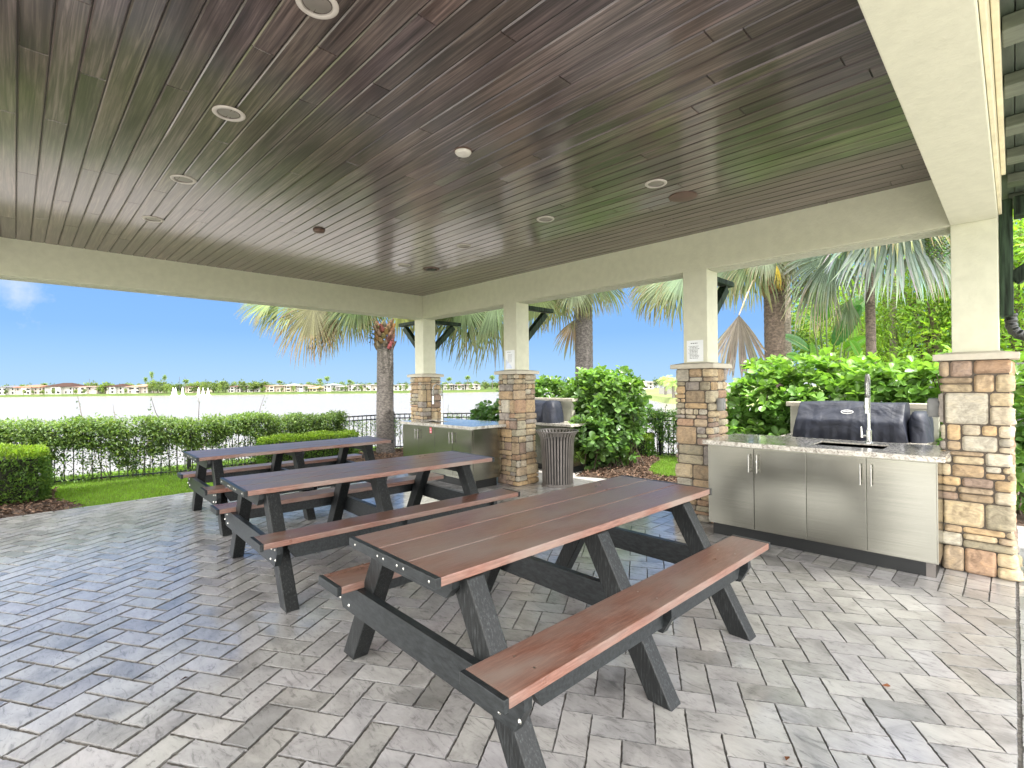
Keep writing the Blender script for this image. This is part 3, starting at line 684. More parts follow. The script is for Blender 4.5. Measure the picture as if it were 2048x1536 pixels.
# ------------------------------------------------------------------ sink cabinets
def faucet(parent, x, y, z, H, ang, name='faucet'):
    f = thing_part(name, parent); f.location = (x, y, z); f.rotation_euler = (0, 0, ang)
    MB().lathe([(.032, 0), (.032, .006), (.021, .012), (.021, .11), (.015, .115), (.0125, .13), (.0125, H * .62), (.014, H * .62), (.014, H * .64), (0, H * .64)], 20).build('riser', 'chrome', f, smooth='auto')
    MB().tube([(0, .0, .06), (0, -.05, .06)], .013, 12).tube([(0, -.05, .045), (0, -.052, .075), (0, -.056, .14)], [.013, .009, .005], 10).build('lever', 'chrome', f, smooth='auto')
    # spring arch
    path = [(0, 0, H * .64 + i * .02) for i in range(int(H * .22 / .02) + 1)]; zc = path[-1][2]; R = .072
    path += [(R - R * math.cos(a), 0, zc + R * math.sin(a)) for a in np.linspace(.15, PI, 14)]; path += [(2 * R, 0, zc - i * .03) for i in range(1, 5)]
    pts = []; P_ = [Vector(p) for p in path]; cum = [0]
    for a, b_ in zip(P_, P_[1:]): cum.append(cum[-1] + (b_ - a).length)
    turns = int(cum[-1] / .011); n_ = turns * 8
    for i in range(n_ + 1):
        s_ = cum[-1] * i / n_; k = min(max(j for j in range(len(cum)) if cum[j] <= s_ + 1e-9), len(P_) - 2); p = P_[k].lerp(P_[k + 1], (s_ - cum[k]) / (cum[k + 1] - cum[k]))
        tn = (P_[k + 1] - P_[k]).normalized(); u = Vector((0, 1, 0)); v_ = tn.cross(u); a = i * 2 * PI / 8; pts.append(p + (u * math.cos(a) + v_ * math.sin(a)) * .0135)
    MB().tube(pts, .003, 5).tube(path, .007, 8).build('spring', 'chrome', f, smooth=True)
    e = path[-1]
    MB().lathe([(0, 0), (.017, 0), (.02, -.05), (.017, -.10), (.02, -.13), (0, -.13)], 16, e).tube([(0, 0, H * .52), (2 * R, 0, H * .52)], .006, 8).tube([(2 * R, 0, H * .52 - .012), (2 * R, 0, H * .52 + .012)], .023, 12).build('sprayer', 'chrome', f, smooth='auto')
    return f
def cabinet(label, ys, ye, xf, xb, ztop, name='sink_counter', fy=.9, fx=5.2, fang=PI, sink=None):
    t = thing(name, label, 'sink counter', (xf, ys, 0))
    L = ye - ys; D = xb - xf; zt = ztop - .04
    MB().box(.022, 0, .115, D, L, zt - .0, bev=.002).build('carcass', 'steel', t)
    MB().box(.075, .02, 0.0, D - .05, L - .02, .114).build('toe_kick', 'kick', t)
    MB().box(.068, .021, 0.0, .0745, .075, .114).build('kick_end', 'can_metal', t)
    n_ = 4; dw = (L - .012) / n_
    for k in range(n_):
        y0_ = .006 + k * dw; d_ = MB().box(0, y0_ + .0022, .125, .0195, y0_ + dw - .0022, zt - .012, bev=.0018, col=g3(random.uniform(.96, 1.03))).build('door', 'steel', t)
        hy = y0_ + (dw - .035 if k % 2 == 0 else .035); hz = zt - .06
        MB().tube([(-.034, hy, hz), (-.034, hy, hz - .16)], .006, 12).tube([(-.034, hy, hz - .025), (.001, hy, hz - .025)], .0045, 8).tube([(-.034, hy, hz - .135), (.001, hy, hz - .135)], .0045, 8).build('handle', 'chrome', d_, smooth='auto')
    # countertop with a sink cut-out
    s0, s1, sx0, sx1 = sink
    c = MB(); Y_a, Y_b, X_a, X_b = -.045, L + .03, -.035, D + .34
    c.box(X_a, Y_a, zt + .001, X_b, s0, ztop, bev=.003).box(X_a, s1, zt + .001, X_b, Y_b, ztop, bev=.003)
    c.box(X_a, s0 - .004, zt + .001, sx0, s1 + .004, ztop - .0003, bev=.0).box(sx1, s0 - .004, zt + .001, X_b, s1 + .004, ztop - .0003)
    c.build('countertop', 'granite', t)
    sk = MB().box(sx0 - .003, s0 - .003, ztop - .17, sx1 + .003, s1 + .003, ztop - .165).box(sx0 - .004, s0 - .004, ztop - .17, sx0, s1 + .004, ztop - .012).box(sx1, s0 - .004, ztop - .17, sx1 + .004, s1 + .004, ztop - .012).box(sx0, s0 - .004, ztop - .17, sx1, s0, ztop - .012).box(sx0, s1, ztop - .17, sx1, s1 + .004, ztop - .012)
    sk.build('sink', 'steel', t)
    faucet(t, fx - xf, fy - ys, ztop, .62, fang)
    return t
cab1 = cabinet('near stainless steel sink cabinet with four doors and a granite top between two stone pillars', .39, 2.06, 4.655, 5.09, .895, fy=.90, fx=5.30, fang=PI + .08, sink=(.35, .85, .22, .55))
cab2 = cabinet('far stainless steel sink cabinet in the lake corner, green grass mirrored in its doors', 5.235, 6.96, 4.43, 4.95, .868, fy=6.57, fx=4.93, fang=PI * .75, sink=(1.0, 1.45, .14, .40))
st = MB().box(-.0016, .93, .72, -.0004, .985, .805).build('sticker', 'sticker_red', cab2)
stw = MB()
for z_ in (.785, .77, .745, .733): stw.box(-.0024, .938, z_ - .003, -.0018, .977, z_ + .003)
stw.build('sticker_lettering', 'paper', st)

# ------------------------------------------------------------------ grill islands
def island(label, y0, y1, x0, x1, zt, bs=-.10):
    t = thing('grill_island', label, 'grill island', (x0, y0, 0)); D = x1 - x0; L = y1 - y0
    MB().box(0, 0, .10, D, L, zt - .041, bev=.003, col=(.9, .9, .9)).build('base', 'steel', t)
    MB().box(.05, .03, 0, D, L - .03, .099).build('toe_kick', 'kick', t)
    MB().box(-.04, -.05, zt - .04, D - .002, L + .05, zt, bev=.004).build('countertop', 'granite', t)
    MB().box(D, bs, 0, D + .10, L + .10, 1.13, bev=.004, col=(.72, .72, .76)).build('backsplash', 'stucco', t)
    MB().box(D - .03, bs - .04, 1.131, D + .13, L + .14, 1.185, bev=.005).build('backsplash_cap', 'cap', t)
    return t
is1 = island('grill island behind the near sink counter, granite top and cream back wall', .66, 1.88, 6.30, 6.88, .81)
is2 = island('grill island beyond the trash can, partly hidden by the leafy bush', 5.02, 6.55, 6.30, 6.88, .79, .42)
NAVY = 1
def cover(label, x0, y0, W, D, H, zt, logo=True, lid_only=False):
    t = thing('covered_grill', label, 'grill', (x0, y0, zt + .002))
    # draped cloth: superellipse-like hood, with folds growing towards the hem
    nu, nv = 72, 26; vs = []
    prof = []
    for j in range(nv + 1):
        q = j / nv
        if q < .28: prof.append((q / .28 * .5 - .0, 1.0 if q < .2 else 1 - (q - .2) ** 2 * 6))
    # cross-section in x (front->top->back) as polyline, swept along y with rounded ends
    cs = [(-.045, -.02), (-.04, .09), (-.03, .16), (-.005, .20), (.05, .25), (.11, .32), (.16, H - .02), (.20, H), (.30, H + .002), (D - .10, H - .004), (D - .04, H - .03), (D - .01, H - .12), (D, -.02)]
    P_ = cs; cum = [0]
    for a, b_ in zip(P_, P_[1:]): cum.append(cum[-1] + math.hypot(b_[0] - a[0], b_[1] - a[1]))
    nc = 40; sec = []
    for i in range(nc + 1):
        s_ = cum[-1] * i / nc; k = min(max(j for j in range(len(cum)) if cum[j] <= s_ + 1e-9), len(P_) - 2); f_ = (s_ - cum[k]) / (cum[k + 1] - cum[k])
        sec.append((P_[k][0] + (P_[k + 1][0] - P_[k][0]) * f_, P_[k][1] + (P_[k + 1][1] - P_[k][1]) * f_))
    ny = 60; cxm = D * .5
    ends = [0, .0015, .02, .04]
    for j in range(ny + 1):
        y_ = W * j / ny; e = min(y_, W - y_); sc = 1 if e > .05 else .93 + .07 * math.sqrt(max(0, 1 - (1 - e / .05) ** 2)); flare = 0
        for (xx, zz) in sec:
            low = max(0, 1 - zz / (H * .55)); fold = low * (.020 * abs(math.sin(y_ * 15 + xx * 9)) + .014 * math.sin(y_ * 27 + 1.3 + zz * 12) + .006 * math.sin(y_ * 71)) + .007 * math.sin(y_ * 11 + zz * 22) * (zz / H) + (.010 if .13 < zz < .17 else 0)
            sag = .012 * math.sin(y_ / W * PI * 2.3) * (zz / H) - .010 * math.exp(-((y_ / W - .5) / .12) ** 2) * (zz / H)
            yo = (-.035 if j == 0 else .035 if j == ny else 0) * low
            vs.append((cxm + (xx - cxm) * sc + (fold if xx < cxm else -fold), y_ + yo, max(-.02, zz * (1 if sc == 1 else .97 + .03 * sc) - sag * .5) if zz > 0 else zz))
    m_ = nc + 1
    fs = [(j * m_ + i, j * m_ + i + 1, (j + 1) * m_ + i + 1, (j + 1) * m_ + i) for j in range(ny) for i in range(nc)]
    mbc = MB().add(vs, [f[::-1] for f in fs])
    mbc.add([vs[i] for i in range(m_)], [tuple(range(m_))]); mbc.add([vs[ny * m_ + i] for i in range(m_)], [tuple(range(m_))[::-1]])
    co = mbc.build('cover', 'grill_cover', t, smooth='auto')
    if logo:
        a = []; lg = MB(); cy = W * .5; n_ = 28
        nrm = Vector((-.82, 0, .57)).normalized(); upv = Vector((.57, 0, .82)).normalized(); cen = Vector((.083, cy, .285)) + nrm * .014
        for rr_, in ((1,),):
            o_ = [cen + Vector((0, 1, 0)) * (.058 * math.cos(2 * PI * i / n_)) + upv * (.026 * math.sin(2 * PI * i / n_)) for i in range(n_)]
            q_ = [cen + Vector((0, 1, 0)) * (.050 * math.cos(2 * PI * i / n_)) + upv * (.020 * math.sin(2 * PI * i / n_)) for i in range(n_)]
            lg.add(o_ + q_, [(i, (i + 1) % n_, n_ + (i + 1) % n_, n_ + i) for i in range(n_)])
        sq = [cen + Vector((0, 1, 0)) * (.036 - .072 * i / 24) + upv * (.008 * math.sin(i * 1.35) + .002) for i in range(25)]
        lg.tube(sq, .0022, 5); lg.build('badge', 'white_badge', co)
    return t
cover('long grill under a navy black cloth cover with an oval badge', 6.30, .79, .97, .56, .395, .81)
# lumpy covered side burner
def lump(label, c, r, name, cat, seed, peak=0.):
    rnd = random.Random(seed); vs = []; n_, m_ = 26, 16
    for j in range(m_ + 1):
        ph = PI / 2 * j / m_ * 1.0
        for i in range(n_):
            a = 2 * PI * i / n_; k = 1 + .07 * math.sin(3 * a + seed) + .05 * math.sin(7 * a + j * .5) * math.cos(ph)
            sx = math.copysign(abs(math.cos(a)) ** .7, math.cos(a)); sy = math.copysign(abs(math.sin(a)) ** .7, math.sin(a))
            vs.append((r[0] * k * sx * math.cos(ph) ** .45 + peak * (j / m_), r[1] * k * sy * math.cos(ph) ** .45 + peak * .8 * (j / m_), r[2] * math.sin(ph) ** .8))
    fs = [(j * n_ + i, j * n_ + (i + 1) % n_, (j + 1) * n_ + (i + 1) % n_, (j + 1) * n_ + i) for j in range(m_) for i in range(n_)]
    o = MB().add(vs, fs).build(name, 'grill_cover', None, smooth=True); o.location = c; return tag(o, label, cat)
lump('small bunched black cover over the side burner right of the long grill', (6.60, .685, .812), (.22, .10, .31), 'burner_cover', 'grill cover', 5)
cover('grill under a black cloth cover beyond the trash can', 6.30, 5.62, .92, .56, .36, .79, False)
lump('crumpled black cover heap on the grill island beyond the trash can', (6.42, 5.50, .792), (.17, .16, .37), 'burner_cover', 'grill cover', 9, .05)

# ------------------------------------------------------------------ trash can
tc = thing('trash_can', 'flared bronze slatted metal trash can beside the second stone pillar', 'trash can', (5.49, 4.61, -.008))
H_ = .80; prof = [(0.03, .218), (.30, .222), (.55, .232), (.66, .240), (.71, .255), (.75, .278), (.775, .297)]
sl_ = MB(); ns = 34
for i in range(ns):
    a = 2 * PI * i / ns; w_ = .0118
    vs = []
    for (z_, r_) in prof:
        for (dr, dw) in ((0, -w_), (0, w_), (-.006, w_), (-.006, -w_)):
            rr_ = r_ + dr; ww = dw * (r_ / .23); vs.append((rr_ * math.cos(a) - ww * math.sin(a), rr_ * math.sin(a) + ww * math.cos(a), z_))
    k = len(prof); fs = [(4 * j + q, 4 * j + (q + 1) % 4, 4 * (j + 1) + (q + 1) % 4, 4 * (j + 1) + q) for j in range(k - 1) for q in range(4)]
    sl_.add(vs, fs)
sl_.build('slats', 'can_metal', tc)
def ring(R, r, z, n=48):
    return MB().tube([(R * math.cos(2 * PI * i / n), R * math.sin(2 * PI * i / n), z) for i in range(n + 1)], r, 10, cap=False)
ring(.300, .0095, .778).build('rim', 'can_metal', tc, smooth=True)
MB().lathe([(.224, 0), (.226, .0), (.226, .045), (.213, .045), (.213, .0)], 44).build('base_ring', 'can_metal', tc, smooth='auto')
MB().lathe([(.17, .02), (.195, .66), (.20, .67), (.192, .66), (.168, .05), (0, .05)], 32).build('liner', 'liner', tc, smooth='auto')

# ------------------------------------------------------------------ notices, outlets
def notice(label, y0, y1, z0, z1, kind):
    t = thing('notice', label, 'notice', (X1 - .001, (y0 + y1) / 2, (z0 + z1) / 2)); W, H = y1 - y0, z1 - z0
    MB().box(-.004, -W / 2, -H / 2, -.0005, W / 2, H / 2, bev=.0008).build('sheet', 'paper', t)
    tx = MB(); rnd = random.Random(3)
    def line(z, a, b, th):
        y = a
        while y > b:
            wl = rnd.uniform(.012, .028); tx.box(-.0052, max(y - wl, b), z - th / 2, -.0045, y, z + th / 2); y -= wl + .005
    if kind == 0:
        line(H * .36, .045, -.03, .007)
        z = H * .22
        for r, n_ in enumerate((2, 3, 5)):
            for q in range(n_):
                if q == 0: tx.box(-.0052, .066, z - .002, -.0045, .071, z + .002)
                line(z, .058, -.058 + rnd.uniform(0, .03), .0045); z -= H * .062
    else:
        line(H * .40, .05, -.02, .006)
        for q in range(9): line(H * .28 - q * H * .05, .04, -.045, .003)
    tx.build('lettering', 'ink', t)
    if kind: MB().add([(-.0046, W * .45, -H * .46), (-.0046, -W * .25, -H * .46), (-.0046, -W * .1, -H * .30), (-.0046, W * .45, H * .05)], [(0, 1, 2, 3)]).build('print', 'blue_print', t)
    return t
notice('white sheet of printed rules on the pillar left of the near sink counter', 2.285, 2.465, 1.66, 1.885, 0)
notice('crinkled white notice in a plastic sleeve on the pillar by the far sink cabinet', 5.06, 5.25, 1.66, 1.935, 1)
def outlet(label, loc, dims):
    t = thing('outlet_box', label, 'outlet box', loc)
    MB().box(-dims[0] / 2, -dims[1] / 2, -dims[2] / 2, dims[0] / 2, dims[1] / 2, dims[2] / 2, bev=.012).build('housing', 'outlet', t, smooth='auto')
    MB().box(-dims[0] / 2 + .015, -dims[1] / 2 - .006 if dims[1] < .1 else -dims[1] / 2 + .01, -dims[2] / 2 + .02, dims[0] / 2 - .015, dims[1] / 2 + .006 if dims[1] < .1 else dims[1] / 2 - .01, dims[2] / 2 - .015, bev=.004).build('lid', 'outlet', t)
    return t
outlet('grey outlet box on the pillar left of the near sink counter, above the granite', (5.17, 2.372 - .235, 1.21), (.075, .07, .13))
outlet('grey weatherproof outlet box on the side of the nearest stone pillar beside the grill', (5.20, PYS[0] + .245, 1.22), (.085, .075, .15))

# ------------------------------------------------------------------ fence
fn = thing('fence', 'low black metal picket fence between the garden and the lake', 'fence', (FENCE[0][0], FENCE[0][1], 0))
rails = MB(); pk = MB(); FH = .80
ox, oy = FENCE[0]
for (ax, ay), (bx, by) in zip(FENCE, FENCE[1:]):
    L = math.hypot(bx - ax, by - ay); dx, dy = (bx - ax) / L, (by - ay) / L
    for z_ in (.05, FH - .09, FH): rails.bar((ax - ox, ay - oy, z_ - .02), (bx - ox, by - oy, z_ - .02), .022, .026, bev=0)
    n_ = int(L / .105)
    for i in range(n_):
        x_, y_ = ax + dx * (i + .5) * L / n_ - ox, ay + dy * (i + .5) * L / n_ - oy
        pk.box(x_ - .007, y_ - .007, -.0, x_ + .007, y_ + .007, FH - .03)
    m_ = max(1, round(L / 1.6))
    for i in range(m_):
        x_, y_ = ax + dx * i * L / m_ - ox, ay + dy * i * L / m_ - oy
        MB().box(x_ - .03, y_ - .03, -.06, x_ + .03, y_ + .03, FH + .04, bev=.004).build('post', 'metal_black', fn)
rails.build('rails', 'metal_black', fn); pk.build('pickets', 'metal_black', fn)

# ------------------------------------------------------------------ plants
def unit(n): return norm(RNG.normal(0, 1, (n, 3)))
def stems(name, pts_pairs, r, parent, mat='bark'):
    mb = MB()
    for a, b in pts_pairs:
        a = np.array(a); b = np.array(b); m = (a + b) / 2 + RNG.normal(0, .05, 3); mb.tube([a, m, b], [r, r * .8, r * .35], 5, cap=False)
    return mb.build(name, mat, parent)
def box_hedge(label, x0, y0, x1, y1, h, n, base, leaf=.035, rz=0, group=None):
    cx, cy = (x0 + x1) / 2, (y0 + y1) / 2; t = thing('trimmed_hedge', label, 'hedge', (cx, cy, 0), rz, group); W, D = (x1 - x0) / 2, (y1 - y0) / 2
    # points on rounded box surface, several layers deep
    P = RNG.uniform(-1, 1, (n, 3)); P[:, 2] = RNG.uniform(0, 1, n); ax = RNG.choice(3, n, p=[.22, .4, .38])
    dep = RNG.random(n) ** 2 * .10
    N = np.zeros((n, 3))
    for i in range(n):
        if ax[i] == 0: s = 1 if P[i, 0] > 0 else -1; N[i] = (s, 0, 0)
        elif ax[i] == 1: s = 1 if P[i, 1] > .3 else -1; N[i] = (0, s, 0)
        else: N[i] = (0, 0, 1)
    Q = P * np.array([W, D, h]); lx = N[:, 0] != 0; ly = N[:, 1] != 0; lz = N[:, 2] != 0
    Q[lx, 0] = N[lx, 0] * W; Q[ly, 1] = N[ly, 1] * D; Q[lz, 2] = h
    wob = .02 * np.sin(Q[:, 0] * 9 + Q[:, 2] * 11) + .018 * np.sin(Q[:, 1] * 13 + Q[:, 0] * 5)
    Q += N * (wob - dep)[:, None]
    # round the corners and tuck in the bottom
    rr_ = .07; qx = np.clip(np.abs(Q[:, 0]) - (W - rr_), 0, rr_) / rr_; qy = np.clip(np.abs(Q[:, 1]) - (D - rr_), 0, rr_) / rr_; qz = np.clip(Q[:, 2] - (h - rr_), 0, rr_) / rr_
    k = np.sqrt(qx ** 2 + qy ** 2 + qz ** 2); over = np.maximum(1, k); Q[:, 0] -= np.sign(Q[:, 0]) * rr_ * qx * (1 - 1 / over); Q[:, 1] -= np.sign(Q[:, 1]) * rr_ * qy * (1 - 1 / over); Q[:, 2] -= rr_ * qz * (1 - 1 / over)
    Q[:, 2] = np.maximum(Q[:, 2], .02)
    cols = greens(n, base, .35, .3); top = (lz | (Q[:, 2] > h - .09)); cols[top] = greens(int(top.sum()), (.22, .34, .05), .3, .5)  # sunlight on the hedge top is painted into these leaf colours
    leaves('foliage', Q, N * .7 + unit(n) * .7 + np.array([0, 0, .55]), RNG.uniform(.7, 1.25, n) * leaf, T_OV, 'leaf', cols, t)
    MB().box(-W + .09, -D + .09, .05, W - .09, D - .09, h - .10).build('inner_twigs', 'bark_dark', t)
    return t
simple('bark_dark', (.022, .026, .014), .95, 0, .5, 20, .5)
box_hedge('squared green hedge at the left edge of the lawn, sunlit top painted yellow-green', -2.2, 8.78, .30, 9.62, .66, 16000, (.11, .21, .05), .045)
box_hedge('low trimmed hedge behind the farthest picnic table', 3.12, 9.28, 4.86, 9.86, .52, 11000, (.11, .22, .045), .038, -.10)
box_hedge('small trimmed hedge by the fence right of the big-leaved bush', 8.55, 5.05, 9.12, 5.75, .42, 4200, (.09, .20, .035), .035, .3)

def vine_run(label, pts, h0, h1, n, thick, leaf, base, dens=1.0, name='fence_hedge'):
    t = thing(name, label, 'hedge', (pts[0][0], pts[0][1], 0)); segs = list(zip(pts, pts[1:])); Ls = [math.hypot(b[0] - a[0], b[1] - a[1]) for a, b in segs]; tot = sum(Ls)
    u = RNG.random(n) * tot; P = np.zeros((n, 3)); cum = np.concatenate([[0], np.cumsum(Ls)])
    idx = np.searchsorted(cum, u, 'right') - 1; idx = np.clip(idx, 0, len(segs) - 1)
    A = np.array([s[0] for s in segs])[idx]; B = np.array([s[1] for s in segs])[idx]; f = ((u - cum[idx]) / np.array(Ls)[idx])[:, None]
    xy = A + (B - A) * f; nrm = np.stack([-(B - A)[:, 1], (B - A)[:, 0]], 1); nrm /= np.linalg.norm(nrm, axis=1, keepdims=True)
    hh = h0 + (h1 - h0) * u / tot + .022 * np.sin(u * 3.1) + .018 * np.sin(u * 7.7 + 1)
    v = RNG.random(n); low = .40 + .13 * np.sin(u * 2.3) + .12 * np.sin(u * 5.9 + 2)
    zf = low + (1.0 - low) * v ** .75; stray = RNG.random(n) < .10; zf[stray] = RNG.random(int(stray.sum())) * .5
    # clumps
    cl = np.sin(u * 9.1 + zf * 13) * np.sin(u * 4.3 - zf * 9 + 2); keep = RNG.random(n) < np.clip(.70 + .55 * cl, .16, 1) * dens
    off = RNG.normal(0, 1, n) * thick * (.35 + .65 * zf)
    P[:, :2] = xy + nrm * off[:, None]; P[:, 2] = zf * hh + RNG.normal(0, .025, n)
    P = P[keep]; m = len(P); cols = greens(m, base, .45, .35)
    out_ = np.stack([nrm[keep, 0] * np.sign(off[keep]), nrm[keep, 1] * np.sign(off[keep]), np.full(m, .5)], 1)
    P0 = P - np.array([pts[0][0], pts[0][1], 0])
    leaves('foliage', P0, out_ * .6 + unit(m) * .8, RNG.uniform(.6, 1.3, m) * leaf, T_OV, 'leaf', cols, t)
    pr = []
    for i in range(int(tot * 9)):
        uu = RNG.random() * tot; k = min(int(np.searchsorted(cum, uu, 'right') - 1), len(segs) - 1); a, b = np.array(segs[k][0]), np.array(segs[k][1]); p = a + (b - a) * (uu - cum[k]) / Ls[k] - np.array(pts[0])
        q = p + RNG.normal(0, .12, 2); top = (h0 + (h1 - h0) * uu / tot) * RNG.uniform(.6, 1.02)
        pr.append(((p[0], p[1], -.02), (q[0], q[1], top)))
    for uu in (.22, .36, .5, .54, .62, .68, .8):    # tall wisps above the hedge
        uu *= tot; k = min(int(np.searchsorted(cum, uu, 'right') - 1), len(segs) - 1); a, b = np.array(segs[k][0]), np.array(segs[k][1]); p = a + (b - a) * (uu - cum[k]) / Ls[k] - np.array(pts[0])
        q = p + RNG.normal(0, .10, 2); pr.append(((p[0], p[1], h0 * .8), (q[0], q[1], h0 + RNG.uniform(.12, .34))))
    tag(stems('branches', pr, .006, t), kind='stuff'); 
    wis = np.array([q for p, q in pr[-7:]]); W5 = np.repeat(wis, 7, 0); W5[:, 2] -= RNG.uniform(0, .22, len(W5)); W5[:, :2] += RNG.normal(0, .02, (len(W5), 2))
    leaves('shoot_leaves', W5, unit(len(W5)), RNG.uniform(.6, 1.1, len(W5)) * leaf, T_OV, 'leaf', greens(len(W5), (.06, .10, .04)), t)
    return t
vine_run('loose leafy hedge grown over the black fence, along the left lawn and the lake', [(-3.2, 11.45), (.37, 10.30), (2.1, 9.90), (4.9, 10.02)], 1.04, .86, 120000, .15, .046, (.11, .18, .065))
vine_run('thin end of the fence hedge, behind the far sink cabinet', [(5.0, 10.0), (6.2, 10.1), (7.7, 8.6)], .66, .74, 5000, .10, .045, (.08, .15, .04), .7)
vine_run('twiggy green hedge on the fence right of the big-leaved bush', [(8.7, 6.2), (9.1, 5.05), (9.45, 2.6), (9.4, 0)], .88, .98, 34000, .14, .052, (.09, .18, .055))

def clusia(label, pts, n, base, leaf=.085, name='clusia_bush', seed=3, top_light_col=(.20, .36, .06), twig_n=60):
    """pts: list of (cx,cy,cz,rx,ry,rz) ellipsoids that make the mass; leaves in rosettes on shoots"""
    ox_, oy_ = pts[0][0], pts[0][1]; t = thing(name, label, 'bush', (ox_, oy_, 0)); E = np.array(pts); wts = E[:, 3] * E[:, 4] + E[:, 4] * E[:, 5]; wts /= wts.sum()
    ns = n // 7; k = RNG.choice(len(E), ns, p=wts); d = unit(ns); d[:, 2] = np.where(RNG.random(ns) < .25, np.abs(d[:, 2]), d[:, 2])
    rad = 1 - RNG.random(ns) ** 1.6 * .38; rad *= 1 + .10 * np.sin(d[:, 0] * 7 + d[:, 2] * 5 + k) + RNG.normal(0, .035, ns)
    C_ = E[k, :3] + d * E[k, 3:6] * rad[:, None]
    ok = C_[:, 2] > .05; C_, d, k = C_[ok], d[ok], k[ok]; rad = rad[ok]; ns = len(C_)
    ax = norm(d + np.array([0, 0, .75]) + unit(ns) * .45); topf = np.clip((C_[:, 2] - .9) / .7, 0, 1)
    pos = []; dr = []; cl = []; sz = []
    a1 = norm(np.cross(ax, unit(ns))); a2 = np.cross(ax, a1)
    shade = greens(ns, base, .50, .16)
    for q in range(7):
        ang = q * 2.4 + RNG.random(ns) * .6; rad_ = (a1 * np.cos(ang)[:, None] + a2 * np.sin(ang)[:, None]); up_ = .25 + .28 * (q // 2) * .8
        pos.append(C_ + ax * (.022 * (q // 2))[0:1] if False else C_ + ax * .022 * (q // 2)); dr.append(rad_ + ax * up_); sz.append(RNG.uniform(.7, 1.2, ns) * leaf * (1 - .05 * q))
        f = (topf * RNG.random(ns) ** .6)[:, None] * (.35 + .09 * q); cl.append(shade * (1 - f) + np.array(top_light_col)[None] * f)  # light from above put into the colour of the higher leaves
    pos = np.concatenate(pos) - np.array([ox_, oy_, 0]); dr = np.concatenate(dr); cl = np.concatenate(cl); sz = np.concatenate(sz)
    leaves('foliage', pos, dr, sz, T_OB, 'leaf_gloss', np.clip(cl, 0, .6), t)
    pr = []
    for i in range(twig_n):
        j = RNG.integers(ns); b_ = C_[j] - np.array([ox_, oy_, 0]); e_ = E[k[j]]; pr.append(((e_[0] - ox_ + RNG.normal(0, .18), e_[1] - oy_ + RNG.normal(0, .18), -.02), b_))
    stems('branches', pr, .012, t)
    return t
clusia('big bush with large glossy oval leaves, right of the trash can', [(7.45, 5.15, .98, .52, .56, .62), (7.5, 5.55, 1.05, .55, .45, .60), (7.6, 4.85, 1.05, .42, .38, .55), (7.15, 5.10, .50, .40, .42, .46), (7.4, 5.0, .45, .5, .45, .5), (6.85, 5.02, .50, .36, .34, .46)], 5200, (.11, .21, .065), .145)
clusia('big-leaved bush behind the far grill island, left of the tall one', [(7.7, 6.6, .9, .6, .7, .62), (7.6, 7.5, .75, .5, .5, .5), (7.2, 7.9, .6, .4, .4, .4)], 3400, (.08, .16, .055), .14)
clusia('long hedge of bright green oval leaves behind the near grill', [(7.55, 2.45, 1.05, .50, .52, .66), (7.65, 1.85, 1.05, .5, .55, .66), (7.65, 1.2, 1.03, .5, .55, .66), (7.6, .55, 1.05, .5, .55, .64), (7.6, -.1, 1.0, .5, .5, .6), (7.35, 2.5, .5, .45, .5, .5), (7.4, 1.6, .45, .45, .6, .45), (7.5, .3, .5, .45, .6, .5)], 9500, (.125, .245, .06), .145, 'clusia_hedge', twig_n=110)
# small low shoots under the grill side wall
clusia('low leafy shoots between the grill island and the nearest pillar', [(6.95, .42, .55, .22, .16, .45)], 500, (.08, .22, .03), .10, 'leafy_shoots', twig_n=8)

# ------------------------------------------------------------------ palms
def frond(mb, hp, axis, nrm, R, nseg=38, spread=2.5, droop=.5, colr=(.12, .18, .06), tipc=(.2, .19, .09), seed=0, split=.55, wk=1.0, fold=.35, bl=.0):
    """fan blade: segments joined near the hastula then free, tips hanging"""
    rnd = random.Random(seed); hp = Vector(hp); ax = Vector(axis).normalized(); nn = Vector(nrm); nn = (nn - ax * nn.dot(ax)).normalized(); sd_ = ax.cross(nn)
    for i in range(nseg):
        a = (i / (nseg - 1) - .5) * spread; L = R * (1 - .30 * abs(a / (spread / 2)) ** 2) * rnd.uniform(.9, 1.06)
        d = ax * math.cos(a) + sd_ * math.sin(a); da = spread / nseg; pts = []; n_ = 7; dr = droop * rnd.uniform(.5, 1.9); tw = rnd.gauss(0, .22)
        k = rnd.uniform(.72, 1.28); col = tuple(c * k for c in colr); tip = tuple(c * rnd.uniform(.8, 1.2) for c in tipc)
        p = hp.copy(); dirv = d.copy(); step = L / (n_ - 1)
        for q in range(n_):
            t = q / (n_ - 1); pts.append(p.copy())
            dirv = (dirv + Vector((0, 0, -1)) * dr * (t ** 1.5) * .75 + sd_ * tw * t * .3).normalized(); p = p + dirv * step
        vs = []
        for q in range(n_):
            t = q / (n_ - 1); wdt = (t * L * math.tan(da / 2) * 1.02) if t < split else (split * L * math.tan(da / 2)) * (1 - ((t - split) / (1 - split)) ** 1.3) * 1.0 + .0015
            wdt *= wk; dv = (pts[min(q + 1, n_ - 1)] - pts[max(q - 1, 0)]).normalized(); sx = dv.cross(nn)
            if sx.length < 1e-3: sx = sd_
            sx.normalize(); up_ = sx.cross(dv)
            vs += [pts[q] - sx * wdt, pts[q] - up_ * wdt * fold * (1 if i % 2 else 1), pts[q] + sx * wdt]
        for q in range(n_ - 1):
            f_ = max(0, (q / (n_ - 2) - .45) / .55); c_ = tuple(col[j] * (1 - f_) + tip[j] * f_ for j in range(3)); o_ = q * 3
            mb.add(vs[o_:o_ + 6], [(0, 1, 4, 3), (1, 2, 5, 4)], c_)
